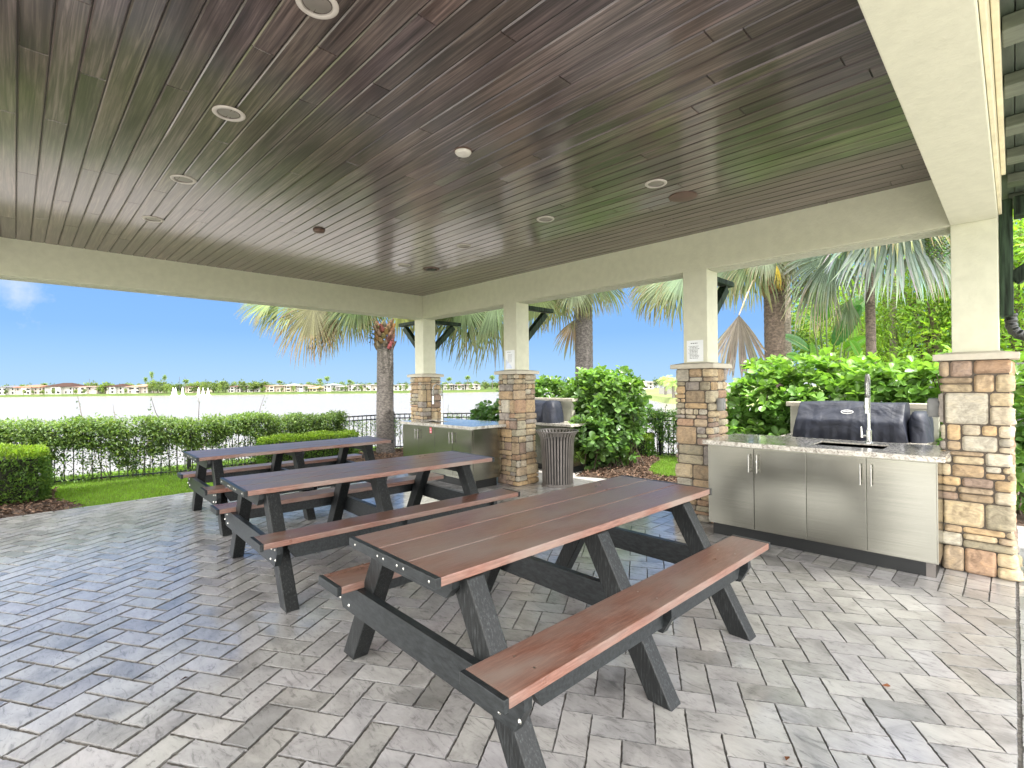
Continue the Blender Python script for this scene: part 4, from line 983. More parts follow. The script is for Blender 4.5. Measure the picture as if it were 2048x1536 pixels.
def trunk(mb, base, top, r0, r1, n=26, seed=1, ring=.03):
    rnd = random.Random(seed); pts = []; rad = []
    for i in range(n * 3 + 1):
        t = i / (n * 3); p = Vector(base).lerp(Vector(top), t); p += Vector((math.sin(t * 4 + seed) * .015, math.cos(t * 3 + seed) * .015, 0)); pts.append(p)
        rad.append((r0 + (r1 - r0) * t + .10 * r0 * math.exp(-t * 9)) * (1 + ring * ((i % 3) / 2 - .5) + rnd.uniform(-.012, .012)))
    mb.tube(pts, rad, 22)
def palm(name, label, base, ztop, r0, r1, crown, fr, petiole_col=(.16, .2, .07), boots=True, leafm='palm_leaf', dead=None, tcol=(1, 1, 1), top_xy=None, extra=0, exc=(.12, .18, .06), exR=1.2, seed=0, exz=.9):
    t = thing(name, label, 'palm tree', (base[0], base[1], base[2])); B = Vector(base)
    tx, ty = top_xy if top_xy else (base[0], base[1])
    mb = MB(); trunk(mb, (0, 0, -.1), (tx - base[0], ty - base[1], ztop - base[2]), r0, r1, seed=seed + 3); mb.c = [tcol] * len(mb.c); mb.build('trunk', 'trunk_palm', t, smooth=True)
    cr = Vector(crown)
    if boots:
        bt = MB(); rnd = random.Random(seed + 9)
        for i in range(46):
            a = i * 2.4; z0_ = ztop - .12 + i * .012; d = Vector((math.cos(a), math.sin(a), 0)); c0 = Vector((tx, ty, z0_)) - B
            pth = [c0 + d * r1 * .8, c0 + d * r1 * 1.02 + Vector((0, 0, .05)), c0 + d * (r1 * 1.12 + rnd.uniform(0, .05)) + Vector((0, 0, .09 + rnd.uniform(0, .05)))]
            bt.tube(pth, [.055, .048, .014], 6, col=tuple(v * rnd.uniform(.6, 1.3) for v in (1, 1, 1)))
        bt.build('leaf_boots', 'boot', t)
    rnd = random.Random(seed)
    allf = list(fr)
    for i in range(extra):   # the rest of the crown, all round and above
        a = i * 2.4 + seed; el = rnd.uniform(-.15, 1.2); pl = rnd.uniform(.8, 1.25) * exz; d = Vector((math.cos(a) * math.cos(el), math.sin(a) * math.cos(el), math.sin(el)))
        hp = cr + d * pl; allf.append(dict(h=hp, ax=(d + Vector((0, 0, -.35))), n=Vector((0, 0, 1)) + d * .3, R=exR * rnd.uniform(.85, 1.1), c=exc))
    for i, f in enumerate(allf):
        fb = MB(); hp = Vector(f['h']); frond(fb, hp - B, f['ax'], f['n'], f['R'], int(f.get('ns', 34) * 1.25), f.get('sp', 2.7), f.get('dr', .8), f.get('c', (.12, .18, .06)), f.get('tc', (.17, .165, .08)), seed * 100 + i, f.get('split', .5), f.get('wk', 1.0), fold=f.get('fold', .4))
        o = fb.build('frond', f.get('m', leafm), t)
        if f.get('dead'): tag(o, 'dry brown hanging frond')
        st_ = MB(); a = cr - B; b_ = hp - B; mid = (a + b_) / 2 + Vector((0, 0, .12 * (b_ - a).length)); pl = [a.lerp(mid, q) * (1 - q) + mid.lerp(b_, q) * q for q in np.linspace(0, 1, 7)]
        st_.tube(pl, [.022, .019, .016, .014, .012, .011, .010], 6, col=f.get('pc', petiole_col)); st_.build('petiole', f.get('m', leafm), o)
    return t
def D(px, py, d): return Vector(at_depth(px, py, d))
RT = Vector(RC @ np.array([1, 0, 0])); UP = Vector(RC @ np.array([0, 1, 0])); FW = Vector(RC @ np.array([0, 0, -1]))
TOW = -FW
G1 = (.10, .15, .055); GY = (.19, .21, .07); GB = (.17, .135, .08); GG = (.11, .15, .095); GS = (.145, .185, .17)
def fr(px, py, d, ax, R, **k):   # blade with its hastula seen at (px,py); ax given as right/up/toward
    a = RT * ax[0] + UP * ax[1] + TOW * (ax[2] if len(ax) > 2 else 0)
    r = dict(h=D(px, py, d), ax=a, n=k.pop('n', TOW * .8 + UP * .6), R=R); r.update(k); return r
p1b = at_z(772, 907, -.02)
palm('palm_tree', 'fan palm with a rough grey trunk standing by the fence, left of the corner pillar', p1b, 2.34, .188, .172, D(775, 575, 10.8), [
    fr(600, 600, 10.9, (-1, -.25, .1), 1.22, c=(.135, .18, .065), dr=.75, tc=(.20, .19, .09), ns=46), fr(628, 612, 10.6, (-.25, -1, .2), 1.34, c=(.135, .13, .07), ns=44, dr=.7, tc=(.22, .165, .095)), fr(668, 606, 10.9, (-.75, -.7, -.1), 1.15, c=G1),
    fr(700, 612, 10.5, (-.1, -1, .3), .98, c=GG), fr(735, 600, 11.2, (.1, -1, -.2), .95, c=G1), fr(655, 600, 11.3, (-.5, -.9, -.4), 1.3, c=(.15, .2, .08)), fr(800, 605, 11.2, (.55, -1, -.3), .95, c=GY), fr(640, 596, 11.0, (-.9, -.5, 0), 1.25, c=(.14, .18, .07)),
    fr(545, 600, 10.8, (-1, -.15, .1), .85, c=(.14, .19, .07), ns=36, dr=.6), fr(668, 630, 10.7, (-.5, -1, .3), 1.1, c=(.15, .115, .07), m='dry_leaf', ns=30, sp=2.0), fr(560, 604, 11.2, (-1, -.45, -.2), .95, c=(.13, .17, .06), ns=36), fr(720, 590, 10.4, (-.5, -1, .2), 1.1, c=(.10, .15, .06), ns=40),
    fr(838, 600, 11.4, (.2, -1, -.3), 1.0, c=G1)], extra=12, seed=1, exc=G1)
c1 = D(850, 560, 9.6)
palm('palm_tree', 'fan palm whose broad green blades hang between the corner pillar and the second pillar', (D(1033, 880, 10.8).x, D(1033, 880, 10.8).y, -.05), 3.3, .15, .14, D(1033, 470, 10.8), [
    fr(990, 592, 10.0, (-.5, -1, .1), 1.62, c=(.125, .175, .09), sp=2.0, dr=.3, ns=46), fr(925, 598, 10.0, (-.05, -1, .1), 1.3, sp=2.8, c=(.115, .165, .075), dr=.42, ns=46), fr(950, 590, 10.2, (.55, -1, .1), 1.38, sp=2.6, c=(.095, .15, .055), dr=.38, ns=42), fr(905, 596, 10.3, (-.6, -1, 0), 1.05, c=(.19, .24, .13), dr=.4), fr(985, 600, 10.6, (.35, -1, -.1), 1.15, c=(.095, .155, .035), ns=40),
    fr(1075, 585, 10.8, (-.2, -1, 0), 1.0, c=(.13, .165, .07))], extra=8, seed=2, exc=G1)
p2b = at_z(1168, 905, -.05); p2 = Vector((p2b[0], p2b[1], -.3)); p2t = D(1166, 585, (p2b @ 0 if False else 12.0))
q2 = D(1168, 760, 11.5)
palm('palm_tree', 'fan palm with a ringed grey trunk rising behind the big bush', (q2.x, q2.y, -.4), 3.7, .205, .20, D(1166, 520, 11.5), [
    fr(1118, 585, 11.2, (-.3, -1, 0), 1.0, c=(.145, .18, .08), dr=.5), fr(1150, 572, 11.1, (-.1, -1, .3), .85, c=(.15, .18, .11)), fr(1178, 570, 11.2, (.3, -1, .2), .82, c=(.14, .18, .11)), fr(1205, 566, 11.3, (.8, -.8, 0), .85, c=(.13, .175, .08)), fr(1090, 580, 11.6, (-.5, -1, 0), 1.05, c=(.13, .17, .065)),
    fr(1148, 640, 11.5, (-.35, -1, .1), .95, c=(.21, .15, .095), m='dry_leaf', sp=1.2, dr=.2, ns=16, dead=True)], extra=10, seed=3, exc=G1, boots=False, tcol=(.95, .95, 1.0))
q3 = D(1549, 760, 9.2)
palm('palm_tree', 'fan palm with stout brown trunk behind the near grill, dead frond at its left', (q3.x, q3.y, -.1), 3.12 , .178, .172, D(1552, 480, 9.2), [
    fr(1338, 540, 8.6, (-.75, -1, 0), .95, c=GG, dr=.45, ns=34), fr(1355, 545, 8.4, (-.35, -1, .1), 1.0, c=(.17, .22, .14), dr=.4), fr(1372, 540, 8.3, (0, -1, .1), .95, c=(.16, .22, .14)), fr(1322, 550, 8.9, (-.5, -1, -.2), .9, c=(.13, .165, .07), sp=2.0),
    fr(1478, 520, 9.0, (-.3, -1, .1), .98, c=(.135, .175, .115), tc=(.28, .27, .15)), fr(1505, 512, 8.9, (.1, -1, .2), 1.05, c=(.12, .165, .08)), fr(1450, 520, 9.3, (-.4, -1, -.1), .95, c=(.13, .17, .08)), fr(1530, 505, 8.8, (.0, -1, .3), .72, c=(.16, .19, .13)),
    fr(1585, 505, 8.9, (.35, -1, .2), .85, c=(.155, .18, .125)), fr(1553, 530, 8.7, (.03, -1, .3), .52, c=(.40, .30, .03), tc=(.42, .30, .05), sp=.42, ns=5, split=.3),
    fr(1478, 630, 8.6, (.0, -1, .05), 1.12, c=(.20, .175, .15), tc=(.24, .205, .17), m='dry_leaf', sp=1.35, wk=1.5, dr=.12, ns=26, dead=True, split=.75, fold=.9, pc=(.42, .34, .24))], extra=8, seed=4, exc=G1, tcol=(.86, .72, .60))
q4 = D(1741, 740, 8.6)
palm('silver_palm', 'young silver-blue fan palm with a thin speckled trunk, right of the brown-trunked one', (q4.x, q4.y, -.05), 3.35, .082, .070, D(1758, 450, 8.6), [
    fr(1790, 425, 7.9, (-.35, -1, .25), 1.62, c=GS, tc=(.22, .26, .235), sp=3.1, ns=58, dr=.45, split=.62), fr(1835, 430, 7.9, (.45, -1, .2), 1.42, n=TOW, c=(.165, .215, .195), tc=(.21, .25, .22), sp=2.6, ns=44, dr=.6, split=.6),
    fr(1725, 440, 8.2, (-.1, -1, .2), 1.35, n=TOW, c=(.15, .205, .19), tc=(.2, .245, .22), sp=2.6, ns=40, dr=.6), fr(1665, 510, 8.5, (-.6, -1, 0), 1.1, c=(.145, .195, .16), tc=(.2, .22, .17), ns=36), fr(1640, 540, 8.8, (-.3, -1, 0), 1.2, c=(.155, .19, .155), tc=(.34, .32, .22), ns=30, sp=1.7),
    fr(1860, 470, 8.2, (.4, -1, 0), 1.15, c=(.15, .205, .165), ns=34), fr(1700, 600, 8.9, (-.3, -1, 0), .75, c=(.125, .165, .115), ns=24, sp=1.5)], extra=5, seed=5, exc=GS, exz=.7, boots=False, tcol=(.95, .85, .75))
# grey palm trunks farther back
for px, d, r, lab in ((1576, 11.5, .11, 'pale thin palm trunk just behind the brown-trunked palm'), (1790, 13.5, .10, 'thin reddish trunk in front of the bright green trees')):
    q = D(px, 760, d); t = thing('thin_palm', lab, 'palm tree', (q.x, q.y, -.05)); mb = MB(); trunk(mb, (0, 0, -.1), (.05, .05, 4.5), r, r * .8, 40, 6, .01); mb.c = [(1.5, 1.45, 1.3)] * len(mb.c); mb.build('trunk', 'trunk_palm', t, smooth=True)
    for i in range(9):
        fb = MB(); a = i * 2.4; d_ = Vector((math.cos(a), math.sin(a), .3)); frond(fb, Vector((.05, .05, 4.5)) + d_ * .9, d_, (0, 0, 1), 1.2, 22, 2.6, .5, G1, seed=i + 50); fb.build('frond', 'palm_leaf', t)
# hanging green fruit
for px, py, d, n_, lab in ((1880, 470, 7.6, 150, 'cluster of small green palm fruit hanging beside the nearest pillar'), (1696, 478, 8.2, 70, 'small dark fruit cluster beside the silver fan blade'), (742, 645, 10.6, 46, 'sparse fruit stalk hanging at the left of the lake-side palm trunk')):
    c_ = D(px, py, d); t = thing('fruit_cluster', lab, 'palm fruit', c_); fb = MB(); stx = MB(); rnd = random.Random(n_)
    for s_ in range(9):
        bx, by = rnd.gauss(0, .07), rnd.gauss(0, .07); L = rnd.uniform(.35, .6); stx.tube([(0, 0, .25), (bx * .7, by * .7, .1), (bx, by, -L)], .003, 4)
        for q in range(n_ // 9):
            z_ = -L * q / (n_ / 9) + .05; a = q * 2.1; r_ = .017; fb.lathe([(0, r_), (r_ * .8, r_ * .6), (r_, 0), (r_ * .8, -r_ * .6), (0, -r_)], 7, (bx + .02 * math.cos(a), by + .02 * math.sin(a), z_), col=(rnd.uniform(.06, .14), rnd.uniform(.13, .22), .03))
    fb.build('fruits', 'leaf_gloss', t, smooth=True); stx.build('stalks', 'bark', t)
# bird-of-paradise plant
def paddle(mb, base, tip, w_, nrm, col, rib, seed=0):
    rnd = random.Random(seed); base = Vector(base); tip = Vector(tip); L = (tip - base).length; ax = (tip - base).normalized(); nn = Vector(nrm); nn = (nn - ax * nn.dot(ax)).normalized(); sx = ax.cross(nn); n_ = 22
    row = []
    for i in range(n_ + 1):
        t = i / n_; ww = w_ * math.sin(PI * min(1, t * .96 + .03)) ** .55 * (1 - .25 * t); p = base + ax * L * t + Vector((0, 0, -1)) * L * .18 * t * t
        row.append((p, ww))
    for i in range(n_):
        for s in (-1, 1):
            (p0, w0), (p1, w1) = row[i], row[i + 1]; tear = .25 if rnd.random() < .12 else 0
            q = [p0, p1, p1 + sx * s * w1 * .55 + nn * w1 * .22, p0 + sx * s * w0 * .55 + nn * w0 * .22, p1 + sx * s * w1 * (1 - tear) + nn * w1 * .25, p0 + sx * s * w0 + nn * w0 * .25]
            k = 1.0 if i % 2 else .82; mb.add(q, [(0, 1, 2, 3), (3, 2, 4, 5)], tuple(c * k for c in col))
    mb.tube([r[0] - nn * .004 for r in row[::3]], [.012 * (1 - j / 9) + .002 for j in range(len(row[::3]))], 5, col=rib)
bp0 = D(1660, 820, 10.2); bop = thing('bird_of_paradise', 'banana-like plant with big paddle leaves behind the hedge, between the two palm trunks', 'plant', (bp0.x, bp0.y, 0)); B0 = Vector((bp0.x, bp0.y, 0))
pads = [((1618, 700), (1560, 655), 9.6, .13, (.05, .17, .03)), ((1626, 735), (1622, 672), 9.8, .11, (.12, .27, .05)), ((1668, 690), (1720, 590), 9.9, .19, (.04, .14, .03)), ((1700, 690), (1712, 625), 10.4, .20, (.14, .30, .04)), ((1652, 640), (1640, 560), 10.8, .15, (.06, .18, .03)), ((1690, 700), (1735, 665), 10.2, .14, (.11, .26, .03)), ((1625, 640), (1668, 555), 11.0, .13, (.06, .19, .04)), ((1690, 640), (1745, 575), 11.2, .2, (.08, .2, .04)), ((1600, 720), (1572, 700), 10.0, .10, (.10, .25, .05)), ((1720, 715), (1700, 670), 10.0, .12, (.08, .22, .03)), ((1640, 650), (1612, 625), 10.3, .08, (.05, .15, .03))]
for i, (a, b_, d, w_, c) in enumerate(pads):
    lf = MB(); paddle(lf, D(*a, d) - B0, D(*b_, d - .25) - B0, w_, TOW + RT * random.uniform(-.8, .8) + UP * .3, c, (.30, .34, .12), i); o = lf.build('leaf', 'leaf_gloss', bop)
    s_ = MB(); a3 = D(*a, d) - B0; s_.tube([(random.uniform(-.15, .15), random.uniform(-.15, .15), 0), (a3.x * .5, a3.y * .5, a3.z * .55), a3], [.03, .02, .012], 7, col=(.09, .13, .04)); s_.build('stalk', 'leaf', o)
# pinnate palm leaf clump and bright trees behind
def tree(name, label, base, h, crown, n, col, leaf, trunk_r=.12, group=None, tmpl=T_OV, mat='leaf', yel=.4, shape=None, lumps=14, seed=0):
    t = thing(name, label, 'tree', base, 0, group); rnd = np.random.default_rng(seed + 5); rx, ry, rz_ = crown; cz = h - rz_
    mb = MB(); mb.tube([(0, 0, -.3), (.02 * h, 0, cz * .5), (0, .02 * h, cz + rz_ * .3)], [trunk_r, trunk_r * .8, trunk_r * .4], 8)
    L = norm(rnd.normal(0, 1, (lumps, 3))) * rnd.uniform(.45, .85, (lumps, 1)) * np.array([rx, ry, rz_]) + np.array([0, 0, cz])
    for q in L[:8]: mb.tube([(0, 0, cz * .55), tuple(np.array([0, 0, cz * .7]) * .5 + q * .5), tuple(q)], [trunk_r * .5, trunk_r * .35, trunk_r * .12], 5)
    mb.build('trunk', 'bark', t)
    k = rnd.integers(0, lumps, n); d = norm(rnd.normal(0, 1, (n, 3))); P = L[k] + d * (rnd.random((n, 1)) ** .45) * np.array([rx, ry, rz_]) * .42
    kk = rnd.uniform(.55, 1.35, lumps)[k][:, None]; cols = greens(n, col, .3, yel) * kk
    leaves('crown', P, d + np.array([0, 0, .1]) + unit(n) * .6, rnd.uniform(.6, 1.3, n) * leaf, tmpl, mat, cols, t)
    return t
bg_tr = [(1780, 15, 6.2, (2.3, 2.3, 2.8), (.17, .30, .03), 'bright yellow-green leafy tree filling the gap left of the nearest pillar'), (1880, 13, 5.4, (2.0, 2.0, 2.5), (.15, .28, .03), 'light green leafy tree directly behind the nearest pillar'), (1690, 19, 6.2, (2.3, 2.3, 2.6), (.11, .21, .04), 'darker green tree far behind the banana-like plant'),
         (2040, 12, 6.6, (2.4, 2.4, 3.0), (.16, .30, .04), 'green tree seen at the right edge beyond the downspout'), (1960, 18, 7.5, (3.2, 3.2, 3.4), (.12, .24, .03), 'tall dense tree farthest back behind the nearest pillar')]
for i, (px, d, h, cr, c, lab) in enumerate(bg_tr):
    q = D(px, 760, d); tree('garden_tree', lab, (q.x, q.y, -.05), h, cr, 15000 if i < 2 else 9000, c, .13 if i < 2 else .15, .13, 'leafy trees behind the hedge', T_LONG if i in (0, 1) else T_OV, 'leaf', .6, seed=i, lumps=22)
q = D(1480, 760, 30); 
# chain-link fence and grey wall seen right of the pillar
wl = thing('grey_wall', 'grey utility enclosure wall low at the right edge behind the nearest pillar', 'wall', (10.6, .25, 0)); MB().box(-.06, -2.4, -.1, .06, .28, 1.62, bev=.01, col=(.16, .165, .18)).build('wall_panel', 'concrete', wl)
MB().box(-.1, -2.45, 1.62, .1, .32, 1.68, bev=.01, col=(.3, .3, .32)).build('coping', 'concrete', wl)
cf = thing('chain_link_fence', 'chain-link fence low at the right edge behind the downspout', 'fence', (8.6, .12, 0)); mb = MB(); mb.tube([(0, 0, 1.15), (0, -2.5, 1.15)], .02, 8)
for i in range(3): mb.tube([(0, -i * 1.2, -.05), (0, -i * 1.2, 1.17)], .025, 8)
mb.build('frame', 'outlet', cf)
mb = MB()
for i in range(60):
    a = i * .065; 
    for sg in (1, -1):
        y0_, y1_ = (-a, -a - 1.1) if sg > 0 else (-a, -a + 1.1); z0_, z1_ = .02, 1.12
        if y1_ > 0: f_ = (0 - y0_) / (y1_ - y0_); y1_, z1_ = 0, z0_ + (z1_ - z0_) * f_
        if y1_ < -2.5:
            if y0_ < -2.5: continue
            f_ = (-2.5 - y0_) / (y1_ - y0_); y1_, z1_ = -2.5, z0_ + (z1_ - z0_) * f_
        mb.tube([(0, y0_, z0_), (0, y1_, z1_)], .002, 3, cap=False)
mb.build('mesh', 'outlet', cf)

# ------------------------------------------------------------------ beds and lawn
def inpoly(x, y, P):
    c = np.zeros(len(x), bool); j = len(P) - 1
    for i in range(len(P)):
        xi, yi = P[i]; xj, yj = P[j]; c ^= ((yi > y) != (yj > y)) & (x < (xj - xi) * (y - yi) / (yj - yi + 1e-12) + xi); j = i
    return c
BEDS = {'left': [(-2.3, 8.04), (.40, 8.04), (.60, 8.12), (.50, 8.42), (.38, 8.8), (.36, 9.2), (.42, 9.75), (.1, 9.9), (-2.3, 9.9)],
        'mid': [(2.9, 9.15), (4.2, 8.95), (5.0, 8.6), (5.4, 8.05), (6.9, 8.05), (7.3, 8.6), (6.3, 9.9), (5.2, 10.0), (2.9, 9.95)],
        'right': [(6.22, 4.86), (6.62, 3.56), (7.05, 3.2), (7.2, 3.5), (7.05, 3.9), (7.35, 4.25), (7.9, 4.5), (8.7, 4.75), (9.0, 5.2), (9.0, 6.2), (8.3, 7.6), (7.3, 8.4), (7.06, 7.2), (6.92, 5.1)],
        'back': [(7.0, 3.1), (7.0, -1.5), (9.3, -1.5), (9.3, 2.6), (8.2, 3.2)]}
mb = MB()
for P in BEDS.values(): mb.add([(x_, y_, -.006) for x_, y_ in P], [tuple(range(len(P)))])
mb.build('soil_beds', 'soil', kind='structure')
mp_, md_, mc_ = [], [], []
for nm, cnt in (('left', 5200), ('mid', 5200), ('right', 9000), ('back', 900)):
    P = BEDS[nm]; a = np.array(P); x_ = RNG.uniform(a[:, 0].min(), a[:, 0].max(), cnt * 3); y_ = RNG.uniform(a[:, 1].min(), a[:, 1].max(), cnt * 3); k = inpoly(x_, y_, P); x_, y_ = x_[k][:cnt], y_[k][:cnt]
    mp_.append(np.stack([x_, y_, RNG.uniform(-.004, .022, len(x_))], 1))
mp_ = np.concatenate(mp_); n_ = len(mp_); d_ = RNG.normal(0, 1, (n_, 3)); d_[:, 2] *= .25
c_ = np.array([[1.0, 1.0, 1.0]]) * RNG.uniform(.35, 1.9, (n_, 1)) * np.array([[1, RNG.uniform(.9, 1.1), 1]])
o = leaves('mulch', mp_, d_, RNG.uniform(.02, .065, n_), leaf_template([0, .5, 1], [.10, .17, .08], .6, .1), 'mulch', c_); tag(o, 'reddish brown bark mulch on the planting beds', 'mulch', kind='stuff')
def grass_patch(name, label, polys, dens, hgt):
    pts = []
    for P, ex in polys:
        a = np.array(P); A = (a[:, 0].max() - a[:, 0].min()) * (a[:, 1].max() - a[:, 1].min()); cnt = int(A * dens); x_ = RNG.uniform(a[:, 0].min(), a[:, 0].max(), cnt); y_ = RNG.uniform(a[:, 1].min(), a[:, 1].max(), cnt)
        k = inpoly(x_, y_, P)
        for e in ex: k &= ~inpoly(x_, y_, e)
        pts.append(np.stack([x_[k], y_[k], np.full(k.sum(), -.026)], 1))
    P = np.concatenate(pts); n_ = len(P); h_ = RNG.uniform(.6, 1.3, n_) * hgt; d = np.stack([RNG.normal(0, .35, n_), RNG.normal(0, .35, n_), np.ones(n_)], 1); d = norm(d); s_ = norm(np.cross(d, unit(n_))) * .0042
    V = np.stack([P - s_, P + s_, P + d * h_[:, None]], 1).reshape(-1, 3); Fq = np.arange(n_ * 3).reshape(-1, 3)
    cols = greens(n_, (.17, .30, .045), .4, .3); o = npmesh(name, V, Fq, 'grass', None, cols); tag(o, label, 'grass', kind='stuff'); return o
grass_patch('lawn_grass', 'short bright green grass between the paving, the beds and the fence', [
    ([(-2.3, 8.04), (6.2, 8.04), (6.2, 10.0), (2.1, 9.9), (.3, 10.4), (-2.3, 11.1)], [BEDS['left'], BEDS['mid']]),
    ([(6.9, 3.1), (9.3, 2.9), (9.2, 5.1), (8.6, 4.9), (7.2, 4.4)], [BEDS['right']]),
    ([(-2.3, 11.1), (.3, 10.45), (2.1, 10.0), (6.2, 10.3), (6.2, 10.8), (.3, 11.2), (-2.3, 12)], [])], 4600, .042)
# a few fallen leaves
for i, (x_, y_) in enumerate([(2.06, .62), (1.72, .83), (2.9, .42), (.6, 2.9), (1.0, 5.2)]):
    l = leaves('fallen_leaf', np.array([[0, 0, 0.]]), np.array([[math.cos(i), math.sin(i), .03]]), np.array([.035]), T_OV, 'dry_leaf', np.array([[.17, .065, .03]]) * (1 if i < 3 else .25)); l.location = (x_, y_, .006)
    tag(l, ['tiny red-brown fallen leaf under the end of the nearest bench', 'small curled rust leaf on the paving near the lower photo edge', 'small rust leaf on the paving in front of the near sink cabinet', 'dark fallen leaf on the shiny paving left of the middle table', 'dark fallen leaf on the paving left of the farthest table'][i], 'leaf')

# ------------------------------------------------------------------ far shore: houses, trees, fountains
HG = WZ + .95
simple('roof_far', (.8, .8, .8), .9, 0, .1, 2, spec=.0)
def house(px0, px1, eave, roof, wc, rc, lab, storeys=2, d=SH + 14, low=False):
    k = d / F; W = (px1 - px0) * k; a = fwd(px0, d, HG); cx = fwd((px0 + px1) / 2, d, HG); t = thing('lake_house', lab, 'house', cx, 0, 'houses across the lake'); rzv = math.atan2(RT.y, RT.x); t.rotation_euler = (0, 0, rzv)
    h = eave * k; rh = roof * k; D_ = 10.
    wm = MB().box(-W / 2, 0, -.8, W / 2, D_, h, col=wc)
    wm.box(-W * .18, -1.6, -.8, W * .16, -.01, h * (1 if storeys == 1 else .98), col=tuple(min(1, c * 1.02) for c in wc)); wall = wm.build('wall', 'wall_white', t)
    o_ = .5; rz_ = MB(); z0_ = h + .02; i_ = min(D_ / 2, W / 2) * .95
    rz_.add([(-W / 2 - o_, -2.2, z0_), (W / 2 + o_, -2.2, z0_), (W / 2 + o_, D_ + o_, z0_), (-W / 2 - o_, D_ + o_, z0_), (-W / 2 + i_, D_ / 2, z0_ + rh), (W / 2 - i_, D_ / 2, z0_ + rh)], [(0, 1, 5, 4), (1, 2, 5), (2, 3, 4, 5), (3, 0, 4), (0, 3, 2, 1)], rc)
    rz_.build('roof', 'roof_far', t)
    rnd = random.Random(px0); fl = [(.12, .40), (.60, .86)] if storeys == 2 else [(.25, .75)]
    for fi, (z0f, z1f) in enumerate(fl):
        nw = max(3, int(W / 2.1)); 
        for q in range(nw):
            xx = -W / 2 + W * (q + .5) / nw; mid = -W * .18 < xx < W * .16; ww = (1.5 if mid else .75) * rnd.uniform(.8, 1.1); yy = -1.62 if mid else -.02
            if rnd.random() < .12: continue
            wf = MB().box(xx - ww / 2, yy - .03, h * z0f, xx + ww / 2, yy, h * z1f, col=(.8, .75, .72) if fi else (.55, .52, .50)).build('window', 'glass_dark', t)
    return t
W1 = (1, .98, .95); PK = (1.0, .90, .85); YW = (1, .9, .72); TN = (.85, .75, .62)
RD = (.27, .13, .09); RB = (.055, .035, .03); RG = (.12, .12, .135); RT_ = (.26, .17, .125); RP = (.30, .20, .17); RPL = (.24, .225, .22)
for a in [(-8, 30, 15, 4, W1, RG, 'white lake house with a grey roof at the far left edge'), (31, 85, 14.5, 5, PK, RD, 'pink and white lake house with a terracotta roof, second from the left edge'), (89, 146, 15, 8, W1, RB, 'white lake house with the tall dark brown roof, third from the left edge'),
          (148, 193, 14.5, 1.6, PK, RP, 'pink lake house with a very low flat-looking roof beside the thin mast'), (213, 247, 14, 6, W1, RB, 'white lake house with a brown roof between two clumps of trees'), (255, 295, 13.5, 5, (1, .9, .84), RT_, 'pale pink lake house with a light terracotta roof just left of the tall palms'),
          (370, 400, 12, 2.5, TN, (.09, .06, .05), 'tan lake house behind the fountain jets'), (455, 481, 11.5, 2.5, W1, (.12, .07, .06), 'white lake house with a dark porch roof right of the fountain jets'), (494, 519, 12, 4.5, W1, RB, 'white lake house with a dark hip roof above the far end of the left hedge'),
          (531, 561, 12, 2.5, (1, .88, .76), RT_, 'small tan lake house under the tips of the left palm fronds'), (568, 591, 12.5, 4, YW, RPL, 'cream lake house with a pale peaked roof, fourth left of the palm trunk'), (593, 616, 12, 2, W1, RP, 'white lake house with a low pinkish roof next to the cream peaked one'),
          (618, 645, 6.5, 5, YW, (.34, .25, .14), 'one-storey yellow lake house with a wide hip roof'), (647, 673, 12.5, 3.5, W1, (.2, .24, .27), 'white lake house with a bluish pale roof right of the yellow one'), (675, 694, 9, 2.5, W1, RPL, 'low white lake house tucked behind the bluish-roofed one'),
          (696, 722, 12, 1.5, W1, RPL, 'white lake house third from the palm trunk on its left'), (725, 753, 12, 1.2, (1, .93, .86), RPL, 'cream lake house directly left of the palm trunk'), (787, 816, 11.5, 1.5, W1, RPL, 'white lake house between the palm trunk and the corner pillar'),
          (887, 906, 11, 2, W1, RPL, 'white lake house just right of the corner pillar'), (908, 930, 10, 2, W1, (.2, .15, .14), 'small white lake house second right of the corner pillar'), (932, 958, 10.5, 2, (1, .94, .88), RPL, 'cream lake house half hidden by the bush right of the corner pillar')]:
    x0_, x1_, ev, rf_, wc, rc, lab = a; house(x0_, x1_, ev, rf_, wc, rc, lab, 1 if ev < 8 else 2)
house(1262, 1307, 13, 5, (1, .97, .92), (.27, .24, .22), 'cream lake house with a pale hip roof seen right of the big bush', d=280 * KF)
# trees: one crown mesh is copied with its trunk
def far_tree(kind):
    t = thing('shore_tree', 'x', 'tree')
    if kind < 2:
        mb = MB(); mb.tube([(0, 0, 0), (0, 0, 3)], [.25, .15], 6); mb.build('trunk', 'bark', t)
        n_ = 300; L = norm(RNG.normal(0, 1, (9, 3))) * np.array([2.2, 1.8, 1.6]) * RNG.uniform(.3, .9, (9, 1)) + np.array([0, 0, 3.4]); k = RNG.integers(0, 9, n_); dd = unit(n_); P = L[k] + dd * RNG.uniform(.5, 1.4, (n_, 1)); P[:, 2] = np.maximum(P[:, 2], .6)
        kk = RNG.uniform(.6, 1.35, 9)[k][:, None]
        leaves('crown', P, dd + unit(n_) * .5, RNG.uniform(.7, 1.3, n_) * .8, T_OV, 'leaf', greens(n_, ((.08, .12, .045), (.11, .16, .04))[kind], .3, .3) * kk, t)
    else:
        H = 6.5; mb = MB(); mb.tube([(0, 0, 0), (.1, 0, H)], [.16, .12], 6); mb.build('trunk', 'trunk_palm', t); n_ = 120; dd = unit(n_); dd[:, 2] = dd[:, 2] * .7 + .15
        leaves('crown', np.tile([.1, 0, H], (n_, 1)) + dd * .1, dd, RNG.uniform(1.1, 1.9, n_), T_LONG, 'leaf', greens(n_, (.13, .2, .08), .3), t)
    return t
protos = [far_tree(0), far_tree(1), far_tree(2)]; used = [False] * 3
